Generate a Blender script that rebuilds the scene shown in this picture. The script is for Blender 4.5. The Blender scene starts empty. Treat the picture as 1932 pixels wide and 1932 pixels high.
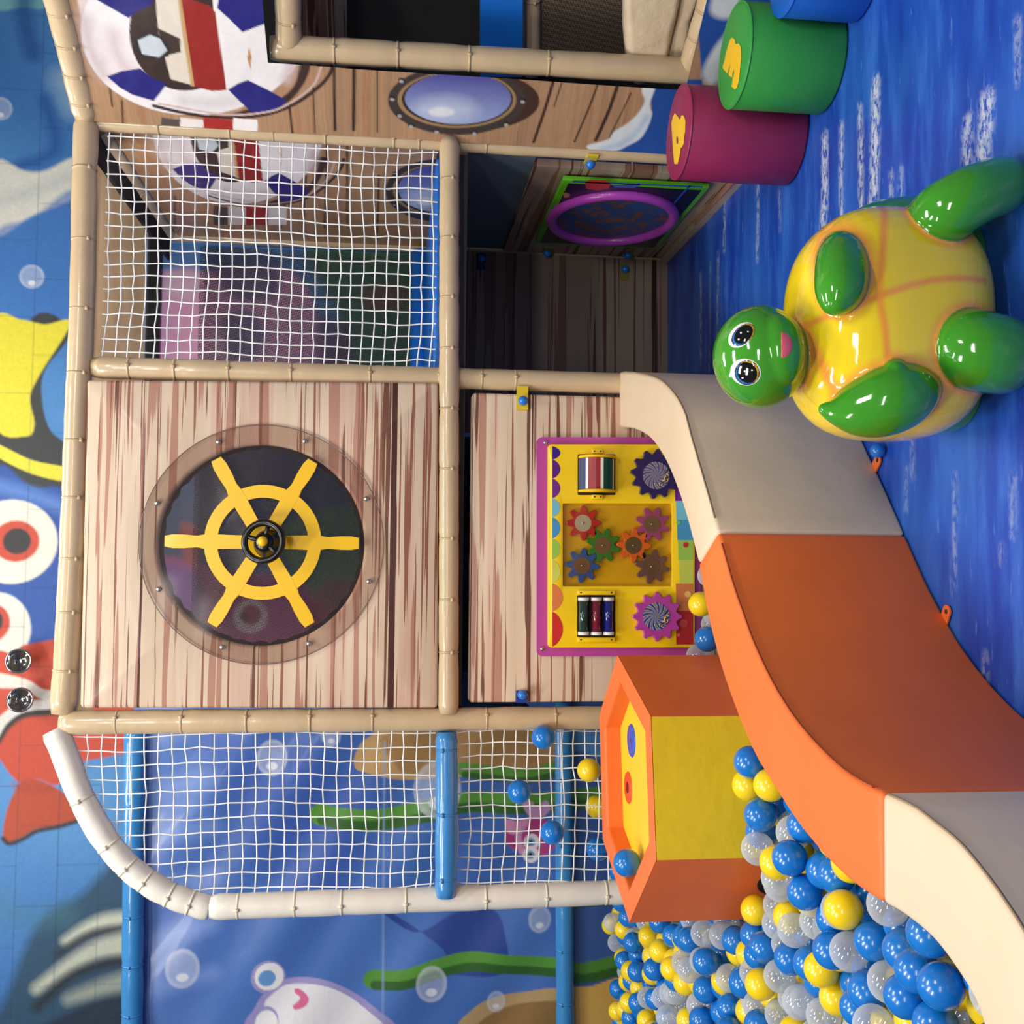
import bpy, bmesh, math, random
import numpy as np
from mathutils import Vector, Matrix
from mathutils.bvhtree import BVHTree
random.seed(7); rng = np.random.default_rng(7)
scene = bpy.context.scene
COL = scene.collection
PI = math.pi
# ------------------------------------------------------------------ camera
CAMP = (0.53820, -3.6123, 1.3137); YAW, PITCH, ROLL, FPX, W = 0.0521, 0.1177, 0.0153, 1936.67, 1932.0
def cam_axes():
    cy, sy = math.cos(YAW), math.sin(YAW); cp, sp = math.cos(PITCH), math.sin(PITCH)
    f = np.array([sy*cp, cy*cp, -sp]); r = np.array([cy, -sy, 0.0]); u = np.cross(r, f)
    cr, sr = math.cos(ROLL), math.sin(ROLL)
    return cr*r+sr*u, -sr*r+cr*u, f
AR, AU, AF = cam_axes(); CC = np.array(CAMP)
def ray(px, py):            # photo pixel -> direction (the photo lies on its side: image left is up)
    return AR*((W-py)-W/2)/FPX - AU*(px-W/2)/FPX + AF
def on(px, py, n, d):       # intersection with plane n.x = d
    v = ray(px, py); t = (d-np.dot(n, CC))/np.dot(n, v); return CC+t*v
def onY(px, py, y): return on(px, py, np.array([0, 1., 0]), y)
def onZ(px, py, z): return on(px, py, np.array([0, 0, 1.]), z)
def onX(px, py, x): return on(px, py, np.array([1., 0, 0]), x)
def proj(p):
    d = np.asarray(p, float)-CC; w = d@AF
    return W/2-FPX*(d@AU)/w, W-(W/2+FPX*(d@AR)/w), w
cam = bpy.data.cameras.new('camera'); cam.sensor_fit = 'HORIZONTAL'; cam.sensor_width = 36; cam.lens = 36*FPX/W
cam.clip_start = 0.02
co = bpy.data.objects.new('camera', cam); COL.objects.link(co)
# image right = -up, image up = +right
xr, yu, zb = -AU, AR, -AF
co.matrix_world = Matrix(((xr[0], yu[0], zb[0], CAMP[0]), (xr[1], yu[1], zb[1], CAMP[1]), (xr[2], yu[2], zb[2], CAMP[2]), (0, 0, 0, 1)))
scene.camera = co
scene.view_settings.view_transform = 'Standard'
scene.view_settings.look = 'None'; scene.view_settings.exposure = -0.12
# ------------------------------------------------------------------ materials
def lin(c):
    return tuple(((x/255)/12.92 if x/255 <= 0.04045 else (((x/255)+0.055)/1.055)**2.4) for x in c[:3])
def rgba(c): return lin(c)+(1.0,)
class N:
    def __init__(s, name):
        s.m = bpy.data.materials.new(name); s.m.use_nodes = True; s.t = s.m.node_tree; s.t.nodes.clear()
        s.out = s.n('ShaderNodeOutputMaterial')
    def n(s, typ, **kw):
        x = s.t.nodes.new(typ)
        for k, v in kw.items():
            if k.startswith('i_'):
                key = k[2:]; key = int(key) if key.isdigit() else key.replace('_', ' ')
                x.inputs[key].default_value = v
            else: setattr(x, k, v)
        return x
    def l(s, a, b): s.t.links.new(a, b)
    def coords(s, scale=(1, 1, 1), rot=(0, 0, 0)):
        tc = s.n('ShaderNodeTexCoord'); mp = s.n('ShaderNodeMapping')
        mp.inputs['Scale'].default_value = scale; mp.inputs['Rotation'].default_value = rot
        s.l(tc.outputs['Object'], mp.inputs['Vector']); return mp.outputs['Vector']
    def noise(s, vec, scale, detail=4, rough=0.55):
        x = s.n('ShaderNodeTexNoise'); x.inputs['Scale'].default_value = scale; x.inputs['Detail'].default_value = detail
        x.inputs['Roughness'].default_value = rough; s.l(vec, x.inputs['Vector']); return x.outputs['Fac']
    def ramp(s, fac, stops, interp='LINEAR'):
        x = s.n('ShaderNodeValToRGB'); cr = x.color_ramp; cr.interpolation = interp
        while len(cr.elements) < len(stops): cr.elements.new(0.5)
        for e, (p, c) in zip(cr.elements, stops): e.position = p; e.color = c
        s.l(fac, x.inputs['Fac']); return x.outputs['Color']
    def mix(s, fac, a, b, blend='MIX'):
        x = s.n('ShaderNodeMix', data_type='RGBA', blend_type=blend)
        for sock, v in ((x.inputs[0], fac), (x.inputs[6], a), (x.inputs[7], b)):
            if isinstance(v, (int, float)): sock.default_value = v
            elif isinstance(v, tuple): sock.default_value = v
            else: s.l(v, sock)
        return x.outputs[2]
    def bsdf(s, color, rough=0.5, coat=0.0, metal=0.0, spec=0.5, bump=None, bdist=0.002, bstr=0.5):
        b = s.n('ShaderNodeBsdfPrincipled')
        if isinstance(color, tuple): b.inputs['Base Color'].default_value = color
        else: s.l(color, b.inputs['Base Color'])
        if isinstance(rough, (int, float)): b.inputs['Roughness'].default_value = rough
        else: s.l(rough, b.inputs['Roughness'])
        b.inputs['Metallic'].default_value = metal; b.inputs['Coat Weight'].default_value = coat
        b.inputs['Coat Roughness'].default_value = 0.08; b.inputs['Specular IOR Level'].default_value = spec
        if bump is not None:
            bp = s.n('ShaderNodeBump'); bp.inputs['Strength'].default_value = bstr; bp.inputs['Distance'].default_value = bdist
            s.l(bump, bp.inputs['Height']); s.l(bp.outputs['Normal'], b.inputs['Normal'])
        return b
    def done(s, sh): s.l(sh.outputs[0], s.out.inputs['Surface']); return s.m
def plain(name, c, rough=0.5, coat=0.0, metal=0.0, var=0.08, vs=6.0, bump=0.0, bscale=30.0, spec=0.5, bdist=0.003):
    """coloured plastic / vinyl / metal with a slight mottled variation and optional creases"""
    k = N(name); v = k.coords()
    f = k.noise(v, vs, 3)
    dark = tuple(x*(1-var*1.6) for x in lin(c))+(1,); light = tuple(min(1, x*(1+var)) for x in lin(c))+(1,)
    colr = k.ramp(f, [(0.3, dark), (0.7, light)])
    h = k.noise(v, bscale, 4) if bump else None
    return k.done(k.bsdf(colr, rough, coat, metal, spec, h, bdist, bump))
def painted(name, rough=0.45, coat=0.0, bump=0.0, bscale=8.0, bdist=0.02, grain=0.06, spec=0.4):
    k = N(name); a = k.n('ShaderNodeAttribute'); a.attribute_name = 'paint'
    v = k.coords(); f = k.noise(v, 55, 3)
    g = k.ramp(f, [(0.25, (1-grain*2, 1-grain*2, 1-grain*2, 1)), (0.75, (1, 1, 1, 1))])
    colr = k.mix(1.0, a.outputs['Color'], g, 'MULTIPLY')
    h = k.noise(v, bscale, 3) if bump else None
    return k.done(k.bsdf(colr, rough, coat, 0, spec, h, bdist, bump))
def wood(name, axis='x', tone=1.0, seed=0.0, shrink=1.0):
    """printed plank vinyl: long streaks running along one axis"""
    k = N(name)
    tc = k.n('ShaderNodeTexCoord'); mp = k.n('ShaderNodeMapping')
    s = {'x': (0.55, 1, 23), 'y': (1, 0.55, 23)}[axis]
    mp.inputs['Scale'].default_value = tuple(a*shrink for a in s); mp.inputs['Location'].default_value = (seed, seed*.7, seed*3.1)
    k.l(tc.outputs['Object'], mp.inputs['Vector']); v = mp.outputs['Vector']
    mp2 = k.n('ShaderNodeMapping'); mp2.inputs['Scale'].default_value = tuple(a*shrink for a in ({'x': (0.35, 1, 13), 'y': (1, 0.35, 13)}[axis])); mp2.inputs['Location'].default_value = (seed*2+3, 1, seed+5)
    k.l(tc.outputs['Object'], mp2.inputs['Vector'])
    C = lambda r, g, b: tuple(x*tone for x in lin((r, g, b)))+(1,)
    base = k.ramp(k.noise(mp2.outputs['Vector'], 1.0, 2), [(0.3, C(206, 182, 155)), (0.5, C(214, 193, 168)), (0.62, C(204, 170, 150)), (0.75, C(210, 188, 164))])
    n1 = k.noise(v, 1.15, 2, 0.6)
    m1 = k.ramp(n1, [(0.56, (0, 0, 0, 1)), (0.575, (1, 1, 1, 1))])
    c1 = k.mix(m1, base, C(176, 130, 110))
    mp3 = k.n('ShaderNodeMapping'); mp3.inputs['Scale'].default_value = tuple(a*shrink for a in ({'x': (0.8, 1, 62), 'y': (1, 0.8, 62)}[axis])); mp3.inputs['Location'].default_value = (seed+9, 4, seed*1.7)
    k.l(tc.outputs['Object'], mp3.inputs['Vector'])
    n2 = k.noise(mp3.outputs['Vector'], 1.0, 2, 0.6)
    m2 = k.ramp(n2, [(0.585, (0, 0, 0, 1)), (0.605, (1, 1, 1, 1))])
    c2 = k.mix(m2, c1, C(142, 92, 74))
    n3 = k.noise(mp2.outputs['Vector'], 2.3, 2, 0.5)
    m3 = k.ramp(n3, [(0.655, (0, 0, 0, 1)), (0.67, (1, 1, 1, 1))])
    c3 = k.mix(m3, c2, C(112, 72, 54))
    mp4 = k.n('ShaderNodeMapping'); mp4.inputs['Scale'].default_value = tuple(a*shrink for a in ({'x': (0.12, 1, 40), 'y': (1, 0.12, 40)}[axis])); mp4.inputs['Location'].default_value = (seed*5, 2, seed*.3)
    k.l(tc.outputs['Object'], mp4.inputs['Vector'])
    m4 = k.ramp(k.noise(mp4.outputs['Vector'], 1.0, 1, 0.3), [(0.68, (0, 0, 0, 1)), (0.695, (1, 1, 1, 1))])
    c4 = k.mix(m4, c3, C(74, 40, 34))
    h = k.noise(k.coords(), 5, 3)
    return k.done(k.bsdf(c4, 0.42, 0.05, 0, 0.4, h, 0.01, 0.25))
def scrim(name, c, fill=0.55, scale=150.0):
    """fine see-through mesh cloth"""
    k = N(name); v = k.coords((scale, scale, scale), (0.6, 0.7, 0.5))
    ch = k.n('ShaderNodeTexChecker'); ch.inputs['Scale'].default_value = 1.0; k.l(v, ch.inputs['Vector'])
    d = k.n('ShaderNodeBsdfDiffuse'); d.inputs['Color'].default_value = rgba(c)
    t = k.n('ShaderNodeBsdfTransparent')
    r = k.n('ShaderNodeMapRange'); r.inputs['To Min'].default_value = max(0, fill-0.35); r.inputs['To Max'].default_value = min(1, fill+0.3)
    k.l(ch.outputs['Fac'], r.inputs['Value'])
    m = k.n('ShaderNodeMixShader'); k.l(r.outputs['Result'], m.inputs['Fac']); k.l(t.outputs[0], m.inputs[1]); k.l(d.outputs[0], m.inputs[2])
    return k.done(m)
def clear(name, tint, body=0.15, bodyc=(255, 255, 255), rough=0.05, gmax=0.6, gmin=0.04):
    """thin clear plastic: see-through, a little milky, shiny towards the edge"""
    k = N(name)
    t = k.n('ShaderNodeBsdfTransparent'); t.inputs['Color'].default_value = rgba(tint)
    d = k.n('ShaderNodeBsdfDiffuse'); d.inputs['Color'].default_value = rgba(bodyc)
    lw = k.n('ShaderNodeLayerWeight'); lw.inputs['Blend'].default_value = 0.35
    r = k.n('ShaderNodeMapRange'); r.inputs['To Min'].default_value = body; r.inputs['To Max'].default_value = min(1, body*3.2)
    k.l(lw.outputs['Facing'], r.inputs['Value'])
    m = k.n('ShaderNodeMixShader'); k.l(r.outputs['Result'], m.inputs['Fac']); k.l(t.outputs[0], m.inputs[1]); k.l(d.outputs[0], m.inputs[2])
    g = k.n('ShaderNodeBsdfGlossy'); g.inputs['Roughness'].default_value = rough
    r2 = k.n('ShaderNodeMapRange'); r2.inputs['To Min'].default_value = gmin; r2.inputs['To Max'].default_value = gmax
    k.l(lw.outputs['Fresnel'], r2.inputs['Value'])
    m2 = k.n('ShaderNodeMixShader'); k.l(r2.outputs['Result'], m2.inputs['Fac']); k.l(m.outputs[0], m2.inputs[1]); k.l(g.outputs[0], m2.inputs[2])
    return k.done(m2)
# ------------------------------------------------------------------ objects
WL = {}
def loc_of(o): return WL.get(o.name, np.zeros(3)) if o else np.zeros(3)
def tag(o, label, cat, group=None, kind=None):
    if label: o['label'] = label
    if cat: o['category'] = cat
    if group: o['group'] = group
    if kind: o['kind'] = kind
    return o
def thing(name, loc, label, cat, group=None):
    o = bpy.data.objects.new(name, None); o.empty_display_size = 0.05; COL.objects.link(o); o.location = tuple(loc)
    WL[o.name] = np.array(loc, float); return tag(o, label, cat, group)
class MB:
    """collects world-space geometry, then links it as one mesh object"""
    def __init__(s): s.v = []; s.f = []; s.mi = []; s.sm = []
    def add(s, vs, fs, mi=0, smooth=True):
        b = len(s.v); s.v += [tuple(float(c) for c in p) for p in vs]
        for f in fs: s.f.append(tuple(i+b for i in f)); s.mi.append(mi); s.sm.append(smooth)
    def box(s, lo, hi, mi=0):
        x0, y0, z0 = lo; x1, y1, z1 = hi
        s.add([(x0,y0,z0),(x1,y0,z0),(x1,y1,z0),(x0,y1,z0),(x0,y0,z1),(x1,y0,z1),(x1,y1,z1),(x0,y1,z1)],
              [(0,3,2,1),(4,5,6,7),(0,1,5,4),(1,2,6,5),(2,3,7,6),(3,0,4,7)], mi, False)
    def tube(s, pts, r, n=16, mi=0, cap=True, smooth=True):
        pts = [np.array(p, float) for p in pts]; m = len(pts)
        rs = r if isinstance(r, (list, tuple, np.ndarray)) else [r]*m
        tg = []
        for i in range(m):
            t = pts[min(i+1, m-1)]-pts[max(i-1, 0)]; tg.append(t/(np.linalg.norm(t)+1e-12))
        up = np.array([0, 0, 1.]) if abs(tg[0][2]) < 0.9 else np.array([0, 1., 0])
        a = np.cross(tg[0], up); a /= np.linalg.norm(a)
        vs = []
        for i in range(m):
            a = a-tg[i]*(a@tg[i]); a /= np.linalg.norm(a); b = np.cross(tg[i], a)
            for k in range(n):
                th = 2*PI*k/n; vs.append(pts[i]+rs[i]*(math.cos(th)*a+math.sin(th)*b))
        fs = []
        for i in range(m-1):
            for k in range(n):
                k2 = (k+1) % n; fs.append((i*n+k, i*n+k2, (i+1)*n+k2, (i+1)*n+k))
        s.add(vs, fs, mi, smooth)
        if cap:
            s.add(vs[:n], [tuple(range(n))[::-1]], mi, False); s.add(vs[-n:], [tuple(range(n))], mi, False)
    def ball(s, c, r, n=16, m=10, mi=0):
        r = np.array(r if hasattr(r, '__len__') else (r, r, r), float); c = np.array(c, float)
        vs = [c+r*(0, 0, 1)]
        for i in range(1, m):
            t = PI*i/m
            for k in range(n):
                p = 2*PI*k/n; vs.append(c+r*(math.sin(t)*math.cos(p), math.sin(t)*math.sin(p), math.cos(t)))
        vs.append(c+r*(0, 0, -1)); e = len(vs)-1; fs = []
        for k in range(n):
            fs.append((0, 1+k, 1+(k+1) % n)); fs.append((e, 1+(m-2)*n+(k+1) % n, 1+(m-2)*n+k))
        for i in range(m-2):
            for k in range(n):
                k2 = (k+1) % n; fs.append((1+i*n+k, 1+(i+1)*n+k, 1+(i+1)*n+k2, 1+i*n+k2))
        s.add(vs, fs, mi)
    def prism(s, poly, vec, mi=0, bev=0.0):
        """poly: planar loop (list of 3d), extruded by vec; small chamfer on the far face"""
        P = [np.array(p, float) for p in poly]; n = len(P); vec = np.array(vec, float)
        if bev:
            c = sum(P)/n; L = np.linalg.norm(vec)
            top0 = [p+vec*(1-bev/L) for p in P]
            top = []
            for p in P:
                d = c-p; top.append(p+vec+d/np.linalg.norm(d)*bev)
            loops = [P, top0, top]
        else: loops = [P, [p+vec for p in P]]
        vs = [p for l in loops for p in l]; fs = [tuple(range(n))[::-1], tuple(range((len(loops)-1)*n, len(loops)*n))]
        for j in range(len(loops)-1):
            for i in range(n):
                i2 = (i+1) % n; fs.append((j*n+i, j*n+i2, (j+1)*n+i2, (j+1)*n+i))
        s.add(vs, fs, mi, False)
    def lathe(s, prof, c, ax=(0, 0, 1), n=32, mi=0, smooth=True):
        """prof: list of (radius, height) revolved about axis through c"""
        ax = np.array(ax, float); ax /= np.linalg.norm(ax); c = np.array(c, float)
        up = np.array([0, 0, 1.]) if abs(ax[2]) < 0.9 else np.array([1., 0, 0])
        a = np.cross(up, ax); a /= np.linalg.norm(a); b = np.cross(ax, a)
        vs = [c+ax*h+r*(math.cos(2*PI*k/n)*a+math.sin(2*PI*k/n)*b) for r, h in prof for k in range(n)]
        fs = []
        for i in range(len(prof)-1):
            for k in range(n):
                k2 = (k+1) % n; fs.append((i*n+k, i*n+k2, (i+1)*n+k2, (i+1)*n+k))
        s.add(vs, fs, mi, smooth)
    def build(s, name, mats, parent=None, label=None):
        off = loc_of(parent)
        me = bpy.data.meshes.new(name)
        me.from_pydata([tuple(np.array(p)-off) for p in s.v], [], s.f)
        for m in (mats if isinstance(mats, (list, tuple)) else [mats]): me.materials.append(m)
        me.polygons.foreach_set('material_index', s.mi); me.polygons.foreach_set('use_smooth', s.sm)
        bm = bmesh.new(); bm.from_mesh(me); bmesh.ops.remove_doubles(bm, verts=bm.verts, dist=1e-6)
        bmesh.ops.recalc_face_normals(bm, faces=bm.faces); bm.to_mesh(me); bm.free()
        return link(name, me, parent, label)
def link(name, me, parent=None, label=None):
    o = bpy.data.objects.new(name, me); COL.objects.link(o); o.parent = parent
    if label: o['label'] = label
    if parent is None: WL[o.name] = np.zeros(3)
    else: WL[o.name] = loc_of(parent)
    return o
def recentre(o):
    """put the origin of a single-mesh thing at its own base"""
    n = len(o.data.vertices); a = np.empty(n*3); o.data.vertices.foreach_get('co', a); a = a.reshape(-1, 3)
    c = np.array([(a[:, 0].min()+a[:, 0].max())/2, (a[:, 1].min()+a[:, 1].max())/2, a[:, 2].min()])
    o.data.vertices.foreach_set('co', (a-c).ravel()); o.location = tuple(c); WL[o.name] = c; return o
def bevel(o, w=0.01, seg=3):
    m = o.modifiers.new('bevel', 'BEVEL'); m.width = w; m.segments = seg; m.limit_method = 'ANGLE'; m.angle_limit = 0.6; m.harden_normals = False
    for p in o.data.polygons: p.use_smooth = True
    return o
def dup(o, parent=None, delta=None):
    c = o.copy(); COL.objects.link(c); c.parent = parent
    if delta is not None: c.location = tuple(np.array(o.location)+delta)
    return c
def spline(pts, per=8, closed=False):
    P = [np.array(p, float) for p in pts]; n = len(P); out = []
    for i in range(n if closed else n-1):
        if closed: p0, p1, p2, p3 = P[i-1], P[i], P[(i+1) % n], P[(i+2) % n]
        else: p0, p1, p2, p3 = P[max(i-1, 0)], P[i], P[i+1], P[min(i+2, n-1)]
        for j in range(per):
            t = j/per
            out.append(0.5*((2*p1)+(-p0+p2)*t+(2*p0-5*p1+4*p2-p3)*t*t+(-p0+3*p1-3*p2+p3)*t**3))
    if not closed: out.append(P[-1])
    return out
# ------------------------------------------------------------------ painted prints
class Print:
    """a printed or sprayed sheet: a fine grid on a plane with colour laid on in layers (paint attribute)"""
    def __init__(s, o, ex, ey, w, h, step, base):
        s.o = np.array(o, float); s.ex = np.array(ex, float); s.ey = np.array(ey, float)
        s.n = np.cross(s.ex, s.ey); s.d = s.n@s.o
        s.nx, s.ny = int(w/step)+2, int(h/step)+2
        s.S, s.T = np.meshgrid(np.linspace(0, w, s.nx), np.linspace(0, h, s.ny))
        s.c = np.zeros((s.ny, s.nx, 3)); s.c[:] = base; s.step = step; s.dim = 1.0
    def st(s, p):
        q = on(p[0], p[1], s.n, s.d)-s.o; return (q@s.ex, q@s.ey)
    def put(s, a, col):
        a = np.clip(a, 0, 1)[..., None]; s.c = s.c*(1-a)+np.array(col, float)*a
    def inside(s, poly, soft):
        P = np.array(poly); lo = P.min(0)-soft*2; hi = P.max(0)+soft*2
        M = (s.S >= lo[0]) & (s.S <= hi[0]) & (s.T >= lo[1]) & (s.T <= hi[1])
        x = s.S[M]; y = s.T[M]; ins = np.zeros(x.shape, bool); dist = np.full(x.shape, 1e9)
        for i in range(len(P)):
            a, b = P[i-1], P[i]; e = b-a; L = e@e+1e-12
            t = np.clip(((x-a[0])*e[0]+(y-a[1])*e[1])/L, 0, 1)
            dist = np.minimum(dist, np.hypot(x-a[0]-t*e[0], y-a[1]-t*e[1]))
            cr = ((a[1] > y) != (b[1] > y)); xi = a[0]+(y-a[1])*e[0]/(e[1] if abs(e[1]) > 1e-12 else 1e-12)
            ins ^= cr & (x < xi)
        sd = np.where(ins, dist, -dist); A = np.zeros(s.S.shape); A[M] = np.clip(sd/max(soft, 1e-6)+0.5, 0, 1); return A
    def poly(s, pts, col, soft=0.004, curve=True, alpha=1.0):
        P = [s.st(p) for p in pts]
        if curve: P = [tuple(p) for p in spline(P, 6, True)]
        A = s.inside(P, soft); s.put(A*alpha, col); return A
    def raw(s, P, col, soft=0.004, alpha=1.0): A = s.inside(P, soft); s.put(A*alpha, col); return A
    def line(s, pts, width, col, soft=0.004, alpha=1.0, curve=True):
        P = [np.array(s.st(p)) for p in pts]
        if curve and len(P) > 2: P = spline(P, 6)
        dist = np.full(s.S.shape, 1e9); ws = width if hasattr(width, '__len__') else None
        W_ = np.full(s.S.shape, width[0] if ws is not None else width)
        for i in range(len(P)-1):
            a, b = P[i], P[i+1]; e = b-a; L = e@e+1e-12
            t = np.clip(((s.S-a[0])*e[0]+(s.T-a[1])*e[1])/L, 0, 1)
            d = np.hypot(s.S-a[0]-t*e[0], s.T-a[1]-t*e[1])
            if ws is not None:
                w_ = width[0]+(width[1]-width[0])*(i+t)/(len(P)-1); W_ = np.where(d < dist, w_, W_)
            dist = np.minimum(dist, d)
        s.put(np.clip((W_/2-dist)/soft+0.5, 0, 1)*alpha, col)
    def ell(s, c, ra, rb, col, soft=0.004, alpha=1.0, rot=0.0, ring=None):
        """c in photo pixels; ra (along s) and rb (along t) in metres"""
        x, y = s.st(c); dx, dy = s.S-x, s.T-y; cr, sr = math.cos(rot), math.sin(rot)
        a, b = dx*cr+dy*sr, -dx*sr+dy*cr
        q = np.hypot(a/ra, b/rb); A = np.clip((1-q)*min(ra, rb)/soft+0.5, 0, 1)
        if ring: A *= np.clip((q-ring)*min(ra, rb)/soft+0.5, 0, 1)
        s.put(A*alpha, col); return A
    def bubble(s, c, r, alpha=0.3, asp=0.85):
        s.ell(c, r, r*asp, (0.75, 0.82, 0.95), 0.006, alpha); s.ell(c, r, r*asp, (0.9, 0.93, 1), 0.01, alpha*0.7, ring=0.8)
        p = (c[0]-r*170, c[1]+r*150) ; s.ell((c[0]-0.0*r, c[1]+r*190), r*0.22, r*0.3, (0.95, 0.97, 1), 0.006, 0.75)
    def mesh(s, name, mat, keep=None, wave=None, parent=None, label=None):
        V = s.o+s.S[..., None]*s.ex+s.T[..., None]*s.ey
        if wave is not None: V = V+s.n*wave(s.S, s.T)[..., None]
        V = V.reshape(-1, 3)-loc_of(parent); i = np.arange(s.nx*s.ny).reshape(s.ny, s.nx)
        F = np.stack([i[:-1, :-1], i[:-1, 1:], i[1:, 1:], i[1:, :-1]], -1)
        if keep is not None:
            k = keep(s.S, s.T); k = k[:-1, :-1] & k[1:, 1:] & k[:-1, 1:] & k[1:, :-1]; F = F[k]
        F = F.reshape(-1, 4)
        me = bpy.data.meshes.new(name); me.from_pydata([tuple(p) for p in V], [], [tuple(f) for f in F.tolist()])
        at = me.color_attributes.new('paint', 'FLOAT_COLOR', 'POINT')
        at.data.foreach_set('color', np.concatenate([np.clip(s.c*s.dim, 0, 1), np.ones(s.c.shape[:2]+(1,))], -1).astype(np.float32).ravel())
        me.materials.append(mat); me.polygons.foreach_set('use_smooth', [True]*len(me.polygons))
        if keep is not None:
            bm = bmesh.new(); bm.from_mesh(me); bmesh.ops.delete(bm, geom=[v for v in bm.verts if not v.link_faces], context='VERTS'); bm.to_mesh(me); bm.free()
        return link(name, me, parent, label)
def L(r, g, b): return lin((r, g, b))
# ------------------------------------------------------------------ material library
TAN = plain('tan_vinyl', (202, 178, 142), 0.28, 0.35, var=0.05, bump=0.35, bscale=22, bdist=0.004)
TANTIE = plain('tan_plastic', (192, 168, 132), 0.35, 0.1)
WHITEV = plain('white_vinyl', (232, 226, 214), 0.3, 0.3, var=0.03, bump=0.35, bscale=22, bdist=0.004)
WHITETIE = plain('cream_plastic', (222, 214, 192), 0.35, 0.1)
BLUEV = plain('blue_vinyl', (62, 138, 205), 0.25, 0.4, var=0.05, bump=0.3, bscale=22, bdist=0.004)
BLUEV2 = plain('deep_blue_vinyl', (52, 128, 190), 0.25, 0.4, var=0.05, bump=0.3, bscale=22, bdist=0.004)
BLUETIE = plain('blue_plastic_tie', (58, 134, 200), 0.3, 0.2)
BLUEMAT = plain('blue_mat', (20, 112, 214), 0.4, 0.1, var=0.05, bump=0.2, bscale=9)
CORD = plain('white_cord', (238, 240, 238), 0.7, var=0.03)
SCREW = plain('steel', (190, 190, 188), 0.25, metal=0.9, var=0.03)
CHROME = plain('chrome', (205, 205, 205), 0.12, metal=1.0, var=0.03)
GLASSY = clear('lamp_glass', (235, 235, 235), 0.1)
BLACKP = plain('black_plastic', (9, 9, 10), 0.3, 0.1, var=0.02)
DARK = plain('dark_cavity', (26, 26, 30), 0.8, var=0.03)
YEL = plain('yellow_plastic', (242, 192, 24), 0.3, 0.2, var=0.03)
YEL2 = plain('bright_yellow_board', (247, 208, 26), 0.28, 0.25, var=0.02)
PURP = plain('magenta_board', (182, 72, 158), 0.3, 0.25, var=0.03)
BLUEB = plain('blue_knob', (34, 118, 212), 0.25, 0.3, var=0.02)
ORANGE = plain('orange_foam_vinyl', (240, 116, 52), 0.5, 0.05, var=0.05, vs=3, bump=0.25, bscale=4, bdist=0.02, spec=0.35)
BEIGE = plain('beige_foam_vinyl', (226, 204, 176), 0.5, 0.05, var=0.03, vs=3, bump=0.25, bscale=4, bdist=0.02, spec=0.35)
YFOAM = plain('yellow_foam_vinyl', (240, 206, 40), 0.45, 0.05, var=0.05, vs=3, bump=0.35, bscale=5, bdist=0.02, spec=0.35)
PRINT = painted('printed_vinyl', 0.34, 0.12, 0.5, 3.5, 0.03, 0.03)
BANNER = painted('banner_vinyl', 0.36, 0.08, 0.25, 4.0, 0.02, 0.04)
MURAL = painted('sprayed_wall_paint', 0.6, 0, 0.4, 25, 0.004, 0.06)
GLOSSPAINT = painted('gloss_enamel', 0.09, 0.7, 0.0, grain=0.01, spec=0.5)
EYEPAINT = painted('gloss_eye_paint', 0.08, 0.6, 0.0, grain=0.0)
WOODX = wood('printed_planks_front', 'x', 1.0, 0.3)
WOODX2 = wood('printed_planks_lower', 'x', 1.0, 4.1)
WOODX3 = wood('shaded_planks_back', 'x', 0.38, 7.3, 0.7)  # plank print darkened in colour for the shade of the crawl space
WOODY = wood('shaded_planks_side', 'y', 0.62, 2.2, 0.8)  # same print toned down to carry the crawl space shade in its colour
SCRIM = scrim('black_mesh_cloth', (60, 62, 68), 0.32, 170)
SCRIM2 = scrim('dark_mesh_cloth', (40, 38, 36), 0.8, 150)
ACRY = clear('clear_acrylic', (232, 224, 220), 0.05, (170, 150, 145), 0.2, 0.05, .006)
R = {'tan': TAN, 'white': WHITEV, 'blue': BLUEV, 'deep': BLUEV2}
TIEM = {'tan': TANTIE, 'white': WHITETIE, 'blue': BLUETIE, 'deep': BLUETIE}
ZT, ZM, XC, DB = 2.376, 1.1153, 2.0497, 1.2146

def pad(name, pts, r, col, ties, parent=None, n=18, tiedir=None):
    """foam-sleeved pipe with slight bulges between its cable ties"""
    pts = [np.array(p, float) for p in pts]
    P = [pts[0]]
    for a, b in zip(pts[:-1], pts[1:]):
        m = max(1, int(np.linalg.norm(b-a)/0.03))
        P += [a+(b-a)*i/m for i in range(1, m+1)]
    cum = np.concatenate([[0], np.cumsum([np.linalg.norm(b-a) for a, b in zip(P[:-1], P[1:])])]); T = cum[-1]
    tl = [t*T for t in ties]; rr = []
    for s in cum:
        d = min([abs(s-t) for t in tl]+[9]); q = r*(1-0.07*math.exp(-(d/0.018)**2)+0.012*math.sin(s*23)+0.01*math.sin(s*51+1))
        e = min(s, T-s); q *= 1-0.16*math.exp(-(e/0.012)**2); rr.append(q)
    mb = MB(); mb.tube(P, rr, n); o = mb.build(name, R[col], parent)
    for t in tl:
        i = int(np.argmin(abs(cum-t))); i = min(max(i, 1), len(P)-2); d = P[i+1]-P[i-1]; d /= np.linalg.norm(d)
        k = MB(); k.tube([P[i]-d*0.004, P[i]+d*0.004], r*0.985, n)
        toc = CC-P[i]; toc = toc-d*(toc@d); toc /= np.linalg.norm(toc); sd = np.cross(d, toc)
        q = toc*0.93+sd*0.35; q /= np.linalg.norm(q); c = P[i]+q*r*0.98
        k.tube([c-d*0.007, c+d*0.007], 0.006, 6)
        k.build('cable_tie', TIEM[col], o)
    return o

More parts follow.
